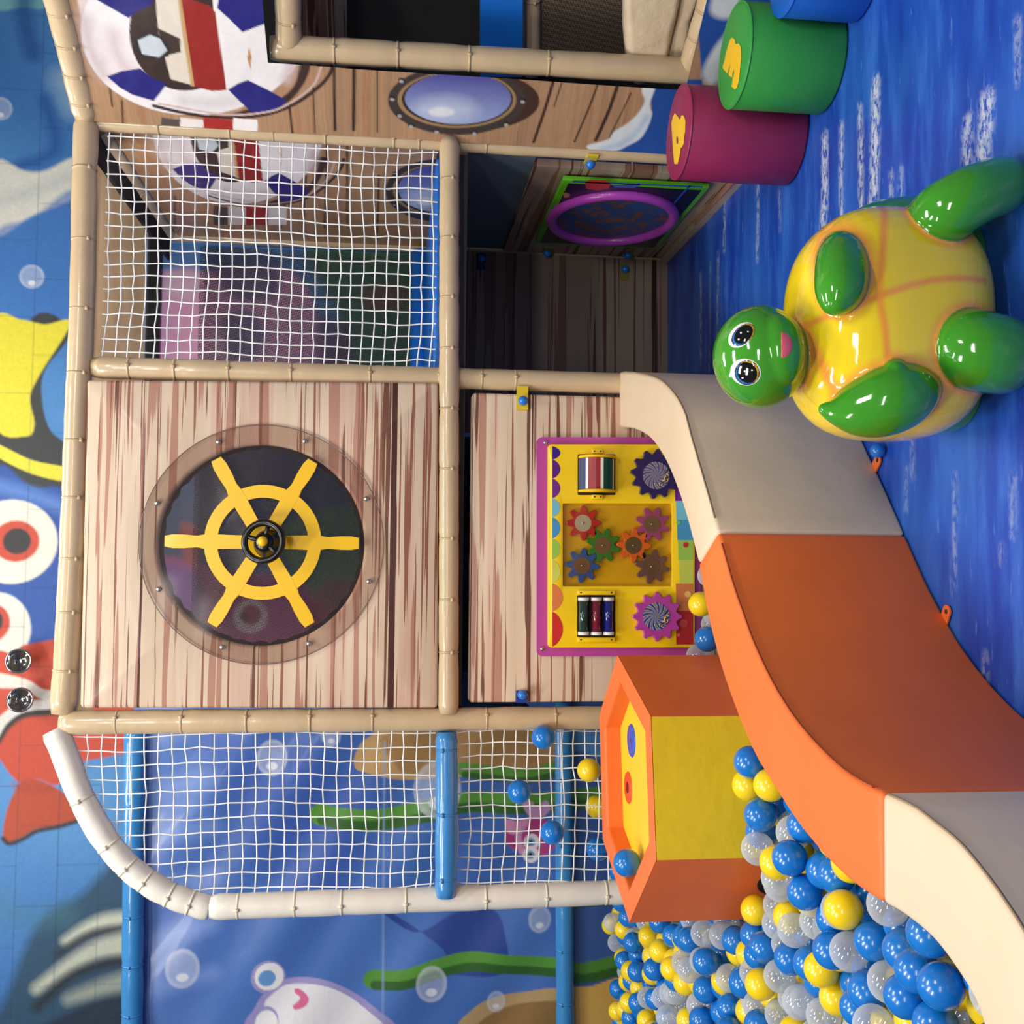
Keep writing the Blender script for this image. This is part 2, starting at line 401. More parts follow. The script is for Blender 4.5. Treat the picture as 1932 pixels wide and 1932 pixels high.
# ------------------------------------------------------------------ the room
mb = MB(); mb.box((-6, -7, -0.08), (7, 1.95, -0.012)); o = mb.build('floor', plain('floor_base', (30, 60, 130), 0.6)); tag(o, 'blue painted floor under the play area', 'floor', kind='structure')
fl = Print((-1.0, -4.2, 0.0), (1, 0, 0), (0, 1, 0), 5.0, 5.5, 0.014, (0, 0, 0))
def foam(pts, w, a=1.0): fl.line(pts, w, (1, 1, 1), 0.02, a)
for p, w, a in (([(1556, 262), (1556, 360), (1552, 450)], .045, 1), ([(1588, 238), (1587, 330), (1588, 432)], .022, .9),
                ([(1622, 205), (1624, 300), (1624, 430)], .024, 1), ([(1652, 160), (1650, 300), (1645, 430)], .05, 1),
                ([(1560, 450), (1552, 520)], .03, .6), ([(1682, 330), (1680, 400)], .02, .7), ([(1700, 320), (1698, 390)], .018, .6),
                ([(1862, 190), (1858, 260), (1850, 330)], .055, .85), ([(1826, 232), (1824, 325)], .04, .7), ([(1920, 40), (1920, 150)], .02, .6),
                ([(1430, 345), (1430, 420), (1428, 490)], .02, .8), ([(1368, 380), (1366, 470)], .03, .55), ([(1355, 480), (1352, 700)], .015, .8),
                ([(1340, 500), (1338, 700)], .012, .5), ([(1470, 360), (1472, 430)], .014, .5), ([(1322, 520), (1322, 680)], .03, .5),
                ([(1802, 900), (1800, 1100)], .012, .5), ([(1710, 880), (1708, 960)], .01, .5), ([(1860, 1240), (1858, 1300)], .02, .5),
                ([(1912, 900), (1910, 1010)], .012, .5), ([(1720, 830), (1722, 900)], .012, .5), ([(1890, 1030), (1888, 1060)], .01, .4)):
    foam(p, w, a)
k = N('painted_sea_floor'); v = k.coords((2.2, 11, 1)); v2 = k.coords((1.0, 3.2, 1)); v3 = k.coords((9, 60, 1)); v4 = k.coords((30, 55, 1))
c = k.ramp(k.noise(v, 1.0, 5, 0.6), [(0.3, rgba((14, 48, 150))), (0.5, rgba((26, 74, 178))), (0.68, rgba((52, 108, 205)))])
c = k.mix(k.ramp(k.noise(v2, 1.0, 3), [(0.45, (0, 0, 0, 1)), (0.7, (.7, .7, .7, 1))]), c, rgba((50, 112, 205)))
st = k.ramp(k.noise(v3, 1.0, 4, 0.6), [(0.63, (0, 0, 0, 1)), (0.74, (.5, .5, .5, 1))])
c = k.mix(st, c, rgba((120, 160, 225)))
at = k.n('ShaderNodeAttribute'); at.attribute_name = 'paint'
mul = k.n('ShaderNodeMath', operation='MULTIPLY'); k.l(at.outputs['Fac'], mul.inputs[0])
k.l(k.ramp(k.noise(v4, 1.0, 5, 0.7), [(0.42, (0, 0, 0, 1)), (0.55, (1, 1, 1, 1))]), mul.inputs[1])
c = k.mix(mul.outputs[0], c, rgba((196, 206, 226)))
SEA = k.done(k.bsdf(c, 0.38, 0.08, 0, 0.45, k.noise(k.coords(), 3, 2), 0.01, 0.3))
o = fl.mesh('floor_vinyl', SEA); tag(o, 'blue floor covering painted with white brushed wave streaks', 'floor covering', kind='structure')

# sprayed wall behind everything
mu = Print((-2.4, 1.9, 2.05), (1, 0, 0), (0, 0, 1), 6.2, 1.35, 0.0075, L(70, 134, 202)); mu.dim = .85
g = rng.normal(size=(9, 30)); 
def soft_noise(S, T, sc, seed):
    r_ = np.random.default_rng(seed); out = np.zeros(S.shape)
    for i in range(6):
        a, b, p = r_.normal()*sc, r_.normal()*sc, r_.uniform(0, 6.3); out += np.sin(S*a+T*b+p)
    return out/6
nz = soft_noise(mu.S, mu.T, 5, 1)
mu.put(np.clip(nz, 0, 1)*0.9, L(98, 164, 222)); mu.put(np.clip(-nz, 0, 1)*0.9, L(36, 92, 172))
mu.poly([(-10, -60), (90, -60), (85, 12), (40, 14), (-10, 16)], L(122, 190, 198), .02)
mu.line([(50, -60), (46, 30), (62, 100)], .09, L(24, 76, 150), .06, .7)
mu.line([(118, 150), (140, 200)], .1, L(170, 205, 232), .12, .7)
mu.line([(85, 190), (105, 280), (40, 312)], .06, L(30, 86, 168), .06, .8)
mu.poly([(-10, 306), (45, 322), (85, 322), (145, 298), (145, 368), (60, 408), (-10, 442)], L(232, 232, 222), .02)
mu.line([(-5, 380), (60, 362), (140, 330)], .05, L(190, 200, 205), .07, .6)
mu.poly([(-10, 445), (60, 412), (150, 365), (150, 600), (-10, 600)], L(58, 118, 198), .03, alpha=.7)
mu.bubble((60, 522), .062, .35, 1.0); mu.bubble((0, 205), .062, .3, 1.0)
mu.poly([(134, 625), (84, 700), (80, 760), (95, 812), (130, 850), (130, 945), (60, 918), (-10, 892), (-10, 800), (60, 600)], L(58, 62, 64), .012)
mu.poly([(-10, 605), (40, 603), (85, 612), (134, 608), (76, 705), (57, 750), (65, 800), (50, 823), (-10, 800)], L(238, 226, 60), .012)
mu.poly([(-10, 836), (60, 868), (130, 884), (130, 908), (60, 894), (-10, 858)], L(236, 226, 66), .01)
mu.poly([(-10, 895), (60, 920), (130, 946), (130, 1215), (-10, 1215)], L(44, 88, 172), .02)
mu.line([(-10, 915), (60, 935), (130, 960)], .07, L(98, 142, 218), .06, .8)
mu.ell((22, 1022), .215, .225, L(240, 238, 222), .012); mu.ell((30, 1021), .105, .115, L(205, 78, 58), .012); mu.ell((32, 1021), .066, .068, L(52, 52, 56), .01)
mu.ell((-8, 1188), .19, .17, L(238, 236, 222), .012); mu.ell((-20, 1175), .1, .1, L(205, 78, 58), .012); mu.ell((-22, 1172), .07, .07, L(52, 52, 56), .01)
mu.poly([(60, 1214), (260, 1205), (260, 1400), (215, 1425), (150, 1440), (110, 1480), (70, 1470), (35, 1475), (5, 1440), (-10, 1400), (-10, 1240), (30, 1235)], L(206, 76, 52), .012)
mu.poly([(-10, 1270), (50, 1282), (80, 1300), (108, 1305), (108, 1328), (75, 1318), (40, 1300), (-10, 1296)], L(236, 230, 220), .012)
mu.line([(-10, 1395), (10, 1365), (45, 1342), (108, 1336)], .07, L(44, 44, 46), .02)
mu.line([(-10, 1385), (8, 1357), (45, 1334), (108, 1328)], .05, L(228, 226, 220), .012)
mu.poly([(45, 1470), (90, 1478), (150, 1520), (150, 1545), (110, 1558), (70, 1565), (45, 1578), (20, 1590), (6, 1585), (8, 1550), (20, 1510)], L(190, 76, 46), .012)
mu.line([(150, 1548), (110, 1560), (70, 1568), (45, 1582), (18, 1592), (6, 1582)], .022, L(50, 48, 50), .015)
mu.poly([(20, 1480), (60, 1475), (110, 1490), (60, 1500)], L(170, 62, 44), .03, alpha=.5)
mu.poly([(240, 1620), (190, 1650), (150, 1690), (100, 1715), (60, 1760), (20, 1860), (0, 1960), (260, 1960)], L(36, 74, 96), .06, alpha=.9)
mu.line([(245, 1735), (200, 1738), (165, 1750), (125, 1775)], (.085, .04), L(214, 220, 200), .05, .95)
mu.line([(245, 1748), (200, 1756), (160, 1768), (110, 1800)], .035, L(38, 42, 50), .04, .9)
mu.line([(245, 1780), (190, 1790), (140, 1815), (70, 1865)], (.12, .05), L(200, 206, 188), .05, .95)
mu.line([(245, 1812), (190, 1820), (130, 1845), (70, 1900)], .05, L(26, 30, 40), .05, .9)
mu.line([(245, 1850), (200, 1862), (160, 1875), (130, 1885)], (.1, .05), L(170, 180, 165), .06, .8)
mu.poly([(245, 1880), (160, 1895), (60, 1960), (245, 1960)], L(20, 30, 56), .05, alpha=.8)
mu.line([(0, 1700), (40, 1730), (120, 1725)], .1, L(70, 130, 150), .12, .5)
# block joints of the wall
for zz in (2.36, 2.56, 2.76, 2.96, 3.16):
    t = zz-2.05; mu.put(np.clip(1-np.abs(mu.T-t)/.006, 0, 1)*.35, L(30, 50, 70))
for i in range(16):
    for j, zz in enumerate((2.16, 2.36, 2.56, 2.76, 2.96, 3.16)):
        x = i*0.4+(0.2 if j % 2 else 0); mu.put(np.clip(1-np.abs(mu.S-x)/.006, 0, 1)*((mu.T > zz-2.05) & (mu.T < zz+.2-2.05))*.3, L(30, 50, 70))
o = mu.mesh('wall_back_mural', MURAL); tag(o, 'block wall sprayed with a blue underwater mural', 'wall', kind='structure')
mb = MB(); mb.box((-6, 1.93, 0), (7, 2.05, 3.6)); o = mb.build('wall_back', plain('wall_blue', (52, 100, 160), 0.7)); tag(o, 'blue block wall behind the play frame', 'wall', kind='structure')

# ------------------------------------------------------------------ play frame
fr = thing('play_frame', (1.0, 0, 0), 'tan padded pipe play frame with posts, beams and roof, two storeys high', 'play frame')
pad('post', [(0, 0, 0), (0, 0, ZT+.02)], .041, 'tan', [.1, .2, .31, .40, .57, .66, .75, .84, .93], fr)
pad('post', [(1.2, .012, 0), (1.2, .012, ZT-.045)], .039, 'tan', [.38, .435, .5, .60, .71, .80, .88, .95], fr)
pad('post', [(XC, 0.01, 0.0), (XC, 0.01, .36), (XC, .01, ZT)], .027, 'tan', [.42, .47, .52, .56, .66, .73, .80, .9], fr)
pad('post', [(XC, DB, 0), (XC, DB, ZT)], .032, 'tan', [.2, .4, .6, .8], fr)
pad('post', [(1.2, DB, 0), (1.2, DB, ZT)], .032, 'tan', [.2, .4, .6, .8], fr)
top = [onY(118, 1346, 0), onY(128, 1200, 0), onY(138, 1000, 0), onY(147, 760, 0), onY(152, 660, 0), onY(157, 500, 0), onY(160, 320, 0), onY(164, 225, 0)]
pad('beam', spline(top, 4), .042, 'tan', [.07, .16, .26, .36, .46, .56, .68, .8, .91], fr)
pad('beam', [onY(846, 1346, -.02), onY(848, 262, -.02)], .036, 'tan', [.1, .2, .3, .42, .52, .62, .72, .82, .92], fr)
DIR = np.array([.60, -.80, 0]); PN = np.array([-.8, -.6, 0]); PD = PN@np.array([XC, -.03, 0])
def onP(px, py, off=0.0): return on(px, py, PN, PD+off)
pad('beam', [onP(163, 222, -.02), onP(134, 100, -.02), onP(109, 0, -.02), onP(70, -160, -.02)], .044, 'tan', [.12, .25, .4, .55], fr)
pad('beam', [(XC, .05, ZT-.03), (XC, DB, ZT-.03)], .032, 'tan', [.5], fr)
pad('beam', [(.05, DB, 2.53), (XC, DB, 2.53)], .034, 'tan', [.3, .6], fr)
pad('beam', [(XC+.0, .05, ZM-.03), (XC, DB, ZM-.03)], .034, 'tan', [.5], fr)
# window of the side bay
q0, q1 = onP(545, 92, -.07), onP(1292, 134, -.07)
pad('post', [np.array([q1[0], q1[1], 0.02]), q1, q0, q0+np.array([0, 0, .06])], .044, 'tan', [.45, .62, .75, .88], fr)
pad('beam', [q0+np.array([0, 0, 0.0]), onP(541, -120, -.07)], .043, 'tan', [.3], fr)
pad('beam', [q1+np.array([0, 0, -.02]), onP(1342, 0, -.05), onP(1385, -130, -.05)], .046, 'tan', [.25, .45], fr)
# roof sheet (made translucent so light reaches the upper storey) and deck
k = N('roof_vinyl'); d_ = k.n('ShaderNodeBsdfDiffuse'); t_ = k.n('ShaderNodeBsdfTranslucent'); m_ = k.n('ShaderNodeMixShader'); m_.inputs[0].default_value = .5
cc_ = k.ramp(k.noise(k.coords(), 4, 3), [(.3, rgba((140, 116, 92))), (.7, rgba((158, 134, 108)))]); k.l(cc_, d_.inputs['Color']); k.l(cc_, t_.inputs['Color'])
k.l(d_.outputs[0], m_.inputs[1]); k.l(t_.outputs[0], m_.inputs[2]); ROOF = k.done(m_)
zr_ = onY(274, 600, DB-.03)[2]; mb = MB(); mb.add([(0, 0, ZT-.02), (XC, 0, ZT-.02), (XC, DB-.03, zr_), (0, DB-.03, zr_)], [(0, 1, 2, 3)], 0, False); mb.build('roof_sheet', ROOF, fr)
mb = MB(); mb.box((1.93, .02, ZT-.035), (2.03, DB, ZT-.022)); mb.build('roof_dark_strip', DARK, fr)  # solid dark strip painted where only a shaded gap runs beside the roof
mb = MB(); mb.box((.0, DB-.02, onY(301, 600, DB-.02)[2]), (XC, DB-.01, zr_)); mb.build('roof_dark_strip', DARK, fr)
mb = MB(); mb.box((.02, .03, ZM-.06), (XC-.03, DB-.03, ZM+.01)); mb.build('deck', plain('deck_board', (70, 66, 60), 0.7), fr)
mb = MB(); mb.box((.02, .04, ZM+.01), (XC-.04, DB-.05, ZM+.055)); d = mb.build('deck_mat', BLUEMAT, fr, 'blue padded floor mat'); bevel(d, .012, 3)
mb = MB(); mb.tube([(.05, DB-.08, ZM+.07), (XC-.05, DB-.08, ZM+.07)], .05, 16); mb.build('deck_bolster', BLUEMAT, fr, 'blue padded bolster')
mb = MB(); mb.box((.03, .02, ZM-.3), (.04, DB, ZM-.03)); mb.build('deck_skirt', SCRIM2, fr)

# ------------------------------------------------------------------ upper plank panel with the ship wheel
Y0 = -.035
def corner(px, py, y=Y0): return onY(px, py, y)
def panel_with_hole(name, quad, hole, y0, y1, mat, parent, n=96):
    """quad: 4 world xz corners (ccw), hole: centre and radii"""
    (cx, cz), (ra, rb) = hole; Q = [np.array((q[0], q[2])) for q in quad]
    outer, inner = [], []
    angs = sorted(list(np.linspace(0, 2*PI, n, endpoint=False))+[math.atan2(q[1]-cz, q[0]-cx) % (2*PI) for q in Q])
    for a in angs:
        d = np.array((math.cos(a), math.sin(a))); best = None
        for i in range(4):
            A, B = Q[i], Q[(i+1) % 4]; e = B-A; den = d[0]*e[1]-d[1]*e[0]
            if abs(den) < 1e-9: continue
            w = A-np.array((cx, cz)); t = (w[0]*e[1]-w[1]*e[0])/den; u = (w[0]*d[1]-w[1]*d[0])/den
            if t > 0 and -1e-6 <= u <= 1+1e-6 and (best is None or t < best): best = t
        outer.append((cx+d[0]*best, cz+d[1]*best)); inner.append((cx+ra*d[0], cz+rb*d[1]))
    m = len(angs); mb = MB(); vs = []
    for y in (y0, y1):
        for s_ in (outer, inner): vs += [(p[0], y, p[1]) for p in s_]
    fs = []
    for i in range(m):
        j = (i+1) % m
        fs += [(i, j, m+j, m+i), (2*m+i, 3*m+i, 3*m+j, 2*m+j), (i, 2*m+i, 2*m+j, j), (m+i, m+j, 3*m+j, 3*m+i)]
    mb.add(vs, fs, 0, False); return mb.build(name, mat, parent)
hc = corner(494, 1028); hr_ = (corner(494, 838)-corner(494, 1219))[0]/2; hz_ = (corner(299, 1028)-corner(690, 1028))[2]/2
quad = [corner(826, 1336), corner(828, 722), corner(163, 716), corner(150, 1336)]
wp = thing('ship_wheel_panel', (hc[0], Y0, quad[0][2]), 'upper plank-print padded panel with the round ship wheel window', 'wall panel')
o = panel_with_hole('panel_board', quad, ((hc[0], hc[2]), (hr_, hz_)), Y0, .03, WOODX, wp); bevel(o, .012, 2)
mb = MB()
n = 72; jag = [1-0.03*abs(math.sin(i*1.7))-0.012*random.random() for i in range(n)]
vs = []
for i in range(n):
    a = 2*PI*i/n; vs += [(hc[0]+hr_*1.0*math.cos(a), .0, hc[2]+hz_*math.sin(a)), (hc[0]+hr_*jag[i]*.985*math.cos(a), .0, hc[2]+hz_*jag[i]*.985*math.sin(a))]
mb.add(vs, [(2*i, 2*((i+1) % n), 2*((i+1) % n)+1, 2*i+1) for i in range(n)], 0, False)
mb.build('mesh_hem', DARK, wp)
# acrylic disc
ac = corner(496, 1026, Y0-.006); ar = (corner(496, 800, Y0-.006)-corner(496, 1252, Y0-.006))[0]/2*1.0
mb = MB(); mb.lathe([(0.001, -.003), (ar-.002, -.003), (ar, -.001), (ar, .003)], (ac[0], ac[1], ac[2]), (0, 1, 0), 96)
mb.build('acrylic_disc', ACRY, wp, 'clear acrylic window disc')
mb = MB(); mb.tube([(ac[0]+ar*math.cos(2*PI*i/96), ac[1]-.001, ac[2]+ar*math.sin(2*PI*i/96)) for i in range(97)], .0016, 6, cap=False)
mb.build('disc_edge', plain('acrylic_edge', (120, 100, 92), .2), wp)
for (a, b) in ((412, 834), (575, 832), (296, 949), (691, 941), (299, 1112), (696, 1097), (419, 1221), (583, 1214)):
    c = corner(a, b, Y0-.01); mb = MB(); mb.ball(c, (.009, .006, .009), 12, 8); mb.build('screw', SCREW, wp)
# six-spoke wheel cut from flat board
wc = corner(497, 1023, Y0-.012); sc = (corner(497, 923, Y0-.012)-corner(497, 1123, Y0-.012))[0]/200
mb = MB(); mb.lathe([(84*sc, 0), (108*sc, 0), (108*sc, -.014), (84*sc, -.014), (84*sc, 0)], wc, (0, 1, 0), 72, 0, False)
prof = [(20, 12), (60, 13), (84, 14), (108, 13.5), (120, 11), (145, 13), (165, 13), (179, 10)]
for i in range(6):
    a = PI/2+i*PI/3; d = np.array((math.cos(a), 0, math.sin(a))); e = np.array((-math.sin(a), 0, math.cos(a)))
    loop = [wc+d*r_*sc+e*h*sc for r_, h in prof]+[wc+d*r_*sc-e*h*sc for r_, h in prof[::-1]]
    mb.prism(loop, (0, -.0145, 0), 0, .002)
mb.lathe([(.001, 0), (30*sc, 0), (30*sc, -.015), (.001, -.015)], wc, (0, 1, 0), 32, 0, False)
sw = mb.build('ship_wheel', YEL, wp, 'yellow six-spoke ship wheel')
# small black hand wheel
hw = corner(497, 1022, Y0-.075); tilt = np.array([.10, -.98, .16]); tilt /= np.linalg.norm(tilt)
ta = np.cross(tilt, (0, 0, 1.)); ta /= np.linalg.norm(ta); tb = np.cross(ta, tilt)
mb = MB(); rr_ = 37*sc*.96
mb.tube([hw+rr_*(math.cos(2*PI*i/48)*ta+math.sin(2*PI*i/48)*tb) for i in range(49)], .0115, 12, cap=False)
for a in (PI*.52+.25, PI*1.08, PI*1.72):
    dd = math.cos(a)*ta+math.sin(a)*tb; mb.tube([hw-tilt*.012, hw+dd*rr_*.5-tilt*.006, hw+dd*rr_], [.010, .0085, .008], 10)
mb.lathe([(.001, .008), (.022, .006), (.034, -.004), (.036, -.02), (.05, -.05), (.001, -.056)], hw, tilt, 24)
h = mb.build('hand_wheel', BLACKP, wp, 'small black three-spoke hand wheel')
mb = MB(); mb.ball(hw+tilt*.01, (.0175, .0175, .0175), 16, 10); mb.build('hub_cap', YEL, h, 'yellow hub cap')

# ------------------------------------------------------------------ lower plank panel and its busy board
Y1 = -.02
mb = MB(); a, b = onY(884, 1326, Y1), onY(884, 740, Y1); lo = .08
mb.box((a[0], Y1, lo), (b[0], .05, a[2])); o = mb.build('lower_plank_panel', WOODX2); bevel(o, .012, 2); recentre(o)
tag(o, 'lower plank-print padded panel behind the yellow gear board', 'wall panel')
def pxl(pts, y): return [onY(p[0], p[1], y) for p in pts]
def rr(v0, p0, v1, p1, r, n=5):
    out = []
    for cx, cy, a0 in ((v1-r, p1-r, 0), (v0+r, p1-r, 90), (v0+r, p0+r, 180), (v1-r, p0+r, 270)):
        for i in range(n+1):
            a = math.radians(a0+90*i/n); out.append((cx+r*math.cos(a), cy+r*math.sin(a)))
    return out
YB = Y1-.02
bd = thing('busy_board', onY(1320, 1030, YB), 'magenta and yellow activity board with coloured gears and rollers', 'activity board')
mb = MB(); mb.prism(pxl(rr(1013, 825, 1322, 1238, 10), YB), (0, .018, 0)); mb.build('back_plate', PURP, bd, 'magenta back plate')
YF = YB-.022
mb = MB()
hole = rr(1062, 950, 1268, 1106, 3, 2); outer = rr(1034, 838, 1311, 1222, 6, 2)
def ring_prism(o_, i_, y, dy, mat, name, parent, label=None):
    O, I = pxl(o_, y), pxl(i_, y); n = len(O); mb = MB()
    vs = O+I+[p+np.array((0, dy, 0)) for p in O]+[p+np.array((0, dy, 0)) for p in I]; fs = []
    for i in range(n):
        j = (i+1) % n; fs += [(i, j, n+j, n+i), (2*n+i, 3*n+i, 3*n+j, 2*n+j), (i, 2*n+i, 2*n+j, j), (n+i, n+j, 3*n+j, 3*n+i)]
    mb.add(vs, fs, 0, False); return mb.build(name, mat, parent, label)
o = ring_prism(outer, hole, YF, .022, YEL2, 'front_plate', bd, 'yellow front plate'); bevel(o, .003, 2)
mb = MB(); mb.prism(pxl(hole, YB-.002), (0, .002, 0)); mb.build('recess_back', plain('board_recess', (232, 188, 24), .35), bd)
# scallops along the upper edge and colour blocks along the lower edge
def decal(pts, y, col, name, parent, curve=False):
    P = pxl(pts, y); P = spline(P, 5, True) if curve else P
    mb = MB(); mb.prism(P, (0, .0012, 0)); return mb.build(name, plain('print_'+name+str(len(bpy.data.materials)), col, .35, .1), parent)
sc_c = [(52, 20, 140), (92, 24, 132), (112, 40, 142), (120, 190, 214), (66, 148, 204), (154, 200, 84), (206, 214, 92), (222, 128, 74), (206, 44, 44)]
ys = [842, 867, 903, 940, 976, 1016, 1056, 1101, 1154, 1220]
for i in range(9):
    p0, p1 = ys[i], ys[i+1]; m = (p0+p1)/2; w = 15 if i < 7 else 20
    decal([(1042, p0)]+[(1042+w*math.sin(PI*(j+.5)/8)**.6, p0+(p1-p0)*(j+.5)/8) for j in range(8)]+[(1042, p1)], YF-.001, sc_c[i], 'scallop', bd)
lo_c = [(52, 20, 140), (112, 40, 142), (120, 194, 214), (66, 148, 196), (150, 196, 80), (196, 204, 84), (206, 120, 66), (176, 34, 40)]
yl = [842, 905, 945, 981, 1019, 1056, 1101, 1153, 1216]
for i in range(8):
    x0 = 1271+(2*i if i < 6 else 4); decal([(x0, yl[i]), (1308, yl[i]), (1308, yl[i+1]), (x0+1, yl[i+1])], YF-.001, lo_c[i], 'colour_block', bd)
for (a, b, r_, cc) in ((1280, 986, 4, (110, 190, 120)), (1294, 1028, 5, (196, 30, 50)), (1298, 1121, 6, (226, 190, 100)), (1281, 1140, 3, (200, 150, 90)), (1290, 1176, 8, (200, 70, 70)), (1280, 1198, 3, (226, 110, 90))):
    decal([(a+r_*math.cos(t*PI/6), b+r_*math.sin(t*PI/6)) for t in range(12)], YF-.0025, cc, 'dot', bd)
def gear(c, r0, r1, teeth, y, dep, col, rot, disc, discc, hub=True, label=None, point=.34):
    pts = []
    for i in range(teeth):
        a0 = rot+2*PI*i/teeth; w = 2*PI/teeth
        for da, r_ in ((-.5, r0), (-.36, r0*1.06), (-point*.62, r1*.88), (-point*.3, r1*.99), (0, r1), (point*.3, r1*.99), (point*.62, r1*.88), (.36, r0*1.06)):
            pts.append((c[0]+r_*math.cos(a0+da*w), c[1]+r_*math.sin(a0+da*w)))
    mb = MB(); mb.prism(pxl(pts, y+dep), (0, -dep, 0), 0, .003)
    g_ = mb.build('gear', plain('gear_'+str(len(bpy.data.materials)), col, .25, .3, var=.03), bd, label)
    cw = onY(c[0], c[1], y); s_ = abs((onY(c[0], c[1]-disc, y)-onY(c[0], c[1]+disc, y))[0])/2; FLAT = False
    if discc:
        mb = MB(); mb.lathe([(.001, -.001), (s_, -.001), (s_, .001)], cw, (0, 1, 0), 32, 0, False); mb.build('gear_disc', plain('gdisc'+str(len(bpy.data.materials)), discc, .4, 0, .2), g_)
    if hub: mb = MB(); mb.ball(cw+np.array((0, -.001, 0)), (.0045, .004, .0045), 10, 8); mb.build('screw', SCREW, g_)
    return g_
YG = YB-.02
for c, col, dc, rot, nm in (((1100, 987), (196, 40, 44), (196, 192, 186), 0.0, 'red gear with grey disc'), ((1137, 1029), (48, 136, 50), (128, 102, 84), .3, 'green gear'), ((1098, 1067), (34, 96, 196), (130, 104, 86), .1, 'blue gear'),
                        ((1195, 1029), (240, 116, 50), (112, 94, 76), 0.05, 'orange gear'), ((1230, 989), (176, 80, 160), (132, 108, 92), .35, 'pink gear'), ((1229, 1069), (118, 88, 92), (120, 94, 84), .2, 'brown gear')):
    gear(c, 21, 33, 8, YG, .014, col, rot, 16, dc, True, nm)
def pinwheel(c, y, r_px, parent, blue):
    cw = onY(c[0], c[1], y); r_ = abs((onY(c[0], c[1]-r_px, y)-onY(c[0], c[1]+r_px, y))[0])/2; mb = MB(); nseg, nr = 96, 10
    vs, fs, mi = [], [], []
    for j in range(nr+1):
        for i in range(nseg):
            a = 2*PI*i/nseg+0.9*(j/nr)**.8; q = r_*max(j/nr, .02); vs.append(cw+np.array((q*math.cos(a), 0, q*math.sin(a))))
    for j in range(nr):
        for i in range(nseg):
            i2 = (i+1) % nseg; p = i % 8; m = 0 if p in (0, 1, 2) else 1 if p in (3, 7) else 2 if p in (4, 6) else 3
            mb.add([vs[j*nseg+i], vs[j*nseg+i2], vs[(j+1)*nseg+i2], vs[(j+1)*nseg+i]], [(0, 1, 2, 3)], m, False)
    o = mb.build('pinwheel_disc', [plain('pw_dark'+blue, (34, 52, 138) if blue == 'a' else (84, 66, 140), .2, .4), plain('pw_grey'+blue, (150, 160, 160), .2, .4), plain('pw_light'+blue, (112, 128, 150), .2, .4), plain('pw_red'+blue, (150, 70, 50), .2, .4)], parent)
    s = MB(); r2 = random.Random(5)
    for i in range(40):
        a = -0.5+r2.gauss(0, .5); q = r_*(.62+.3*r2.random()); s.ball(cw+np.array((q*math.sin(a)*.9, -.004, -q*math.cos(a))), .0022, 6, 4, r2.randrange(3))
    s.build('beads', [YEL, plain('bead_dark'+blue, (60, 20, 20), .3), plain('bead_white'+blue, (230, 220, 170), .3)], parent)
g1 = gear((1235, 895), 37, 47, 12, YF-.02, .02, (36, 24, 84), .1, 28, None, False, 'dark violet knob wheel with swirl disc', .42); pinwheel((1238, 897), YF-.0215, 26, g1, 'b')
g2 = gear((1238, 1163), 37, 47, 12, YF-.02, .02, (172, 60, 152), .0, 28, None, False, 'pink knob wheel with swirl disc', .36); pinwheel((1238, 1163), YF-.0215, 26, g2, 'a')
# drum of coloured panels
mb = MB(); mb.prism(pxl(rr(1090, 857, 1161, 934, 2, 2), YF-.001), (0, .001, 0)); dw = mb.build('drum_slot', DARK, bd)
dc = onY(1126, 895, YF-.004); s1 = abs((onY(1126, 860, YF)-onY(1126, 930, YF))[0])/70
dr = 33*s1
mb = MB(); cols = [0, 1, 2, 3]
for i in range(7):
    a0, a1 = 2*PI*i/7+.72, 2*PI*(i+1)/7+.72
    for (b0, b1, m) in ((a0, a0+.17, 0), (a0+.17, a1, (1, 2, 3, 1, 2, 3, 3)[i])):
        vs = [];
        for x in (-29*s1, 29*s1):
            for a in np.linspace(b0, b1, 4): vs.append(dc+np.array((x, -dr*.85*math.sin(a), dr*math.cos(a))))
        mb.add(vs, [(j, j+1, j+5, j+4) for j in range(3)], m, False)
mb.build('roller_drum', [plain('drum_white', (236, 232, 226), .35), plain('drum_red', (150, 38, 48), .3), plain('drum_green', (18, 74, 62), .3), plain('drum_blue', (60, 70, 120), .3)], bd, 'striped roller drum')
for x in (-32, 32):
    mb = MB(); vsx = dc+np.array((x*s1, 0, 0)); mb.lathe([(.001, -.004), (35*s1, -.004), (35*s1, .004), (.001, .004)], vsx, (1, 0, 0), 32); mb.build('drum_end', YEL, bd)
    e = onY(1126, 895+(43 if x < 0 else -43), YF); mb = MB(); mb.box((e[0]-.008, YF-.014, e[2]-.02), (e[0]+.008, YF, e[2]+.02)); q = mb.build('drum_bracket', YEL2, bd); bevel(q, .003, 2)
    for dz in (-.011, .011): mb = MB(); mb.ball((e[0], YF-.014, e[2]+dz), (.003, .002, .003), 8, 6); mb.build('screw', DARK, q)
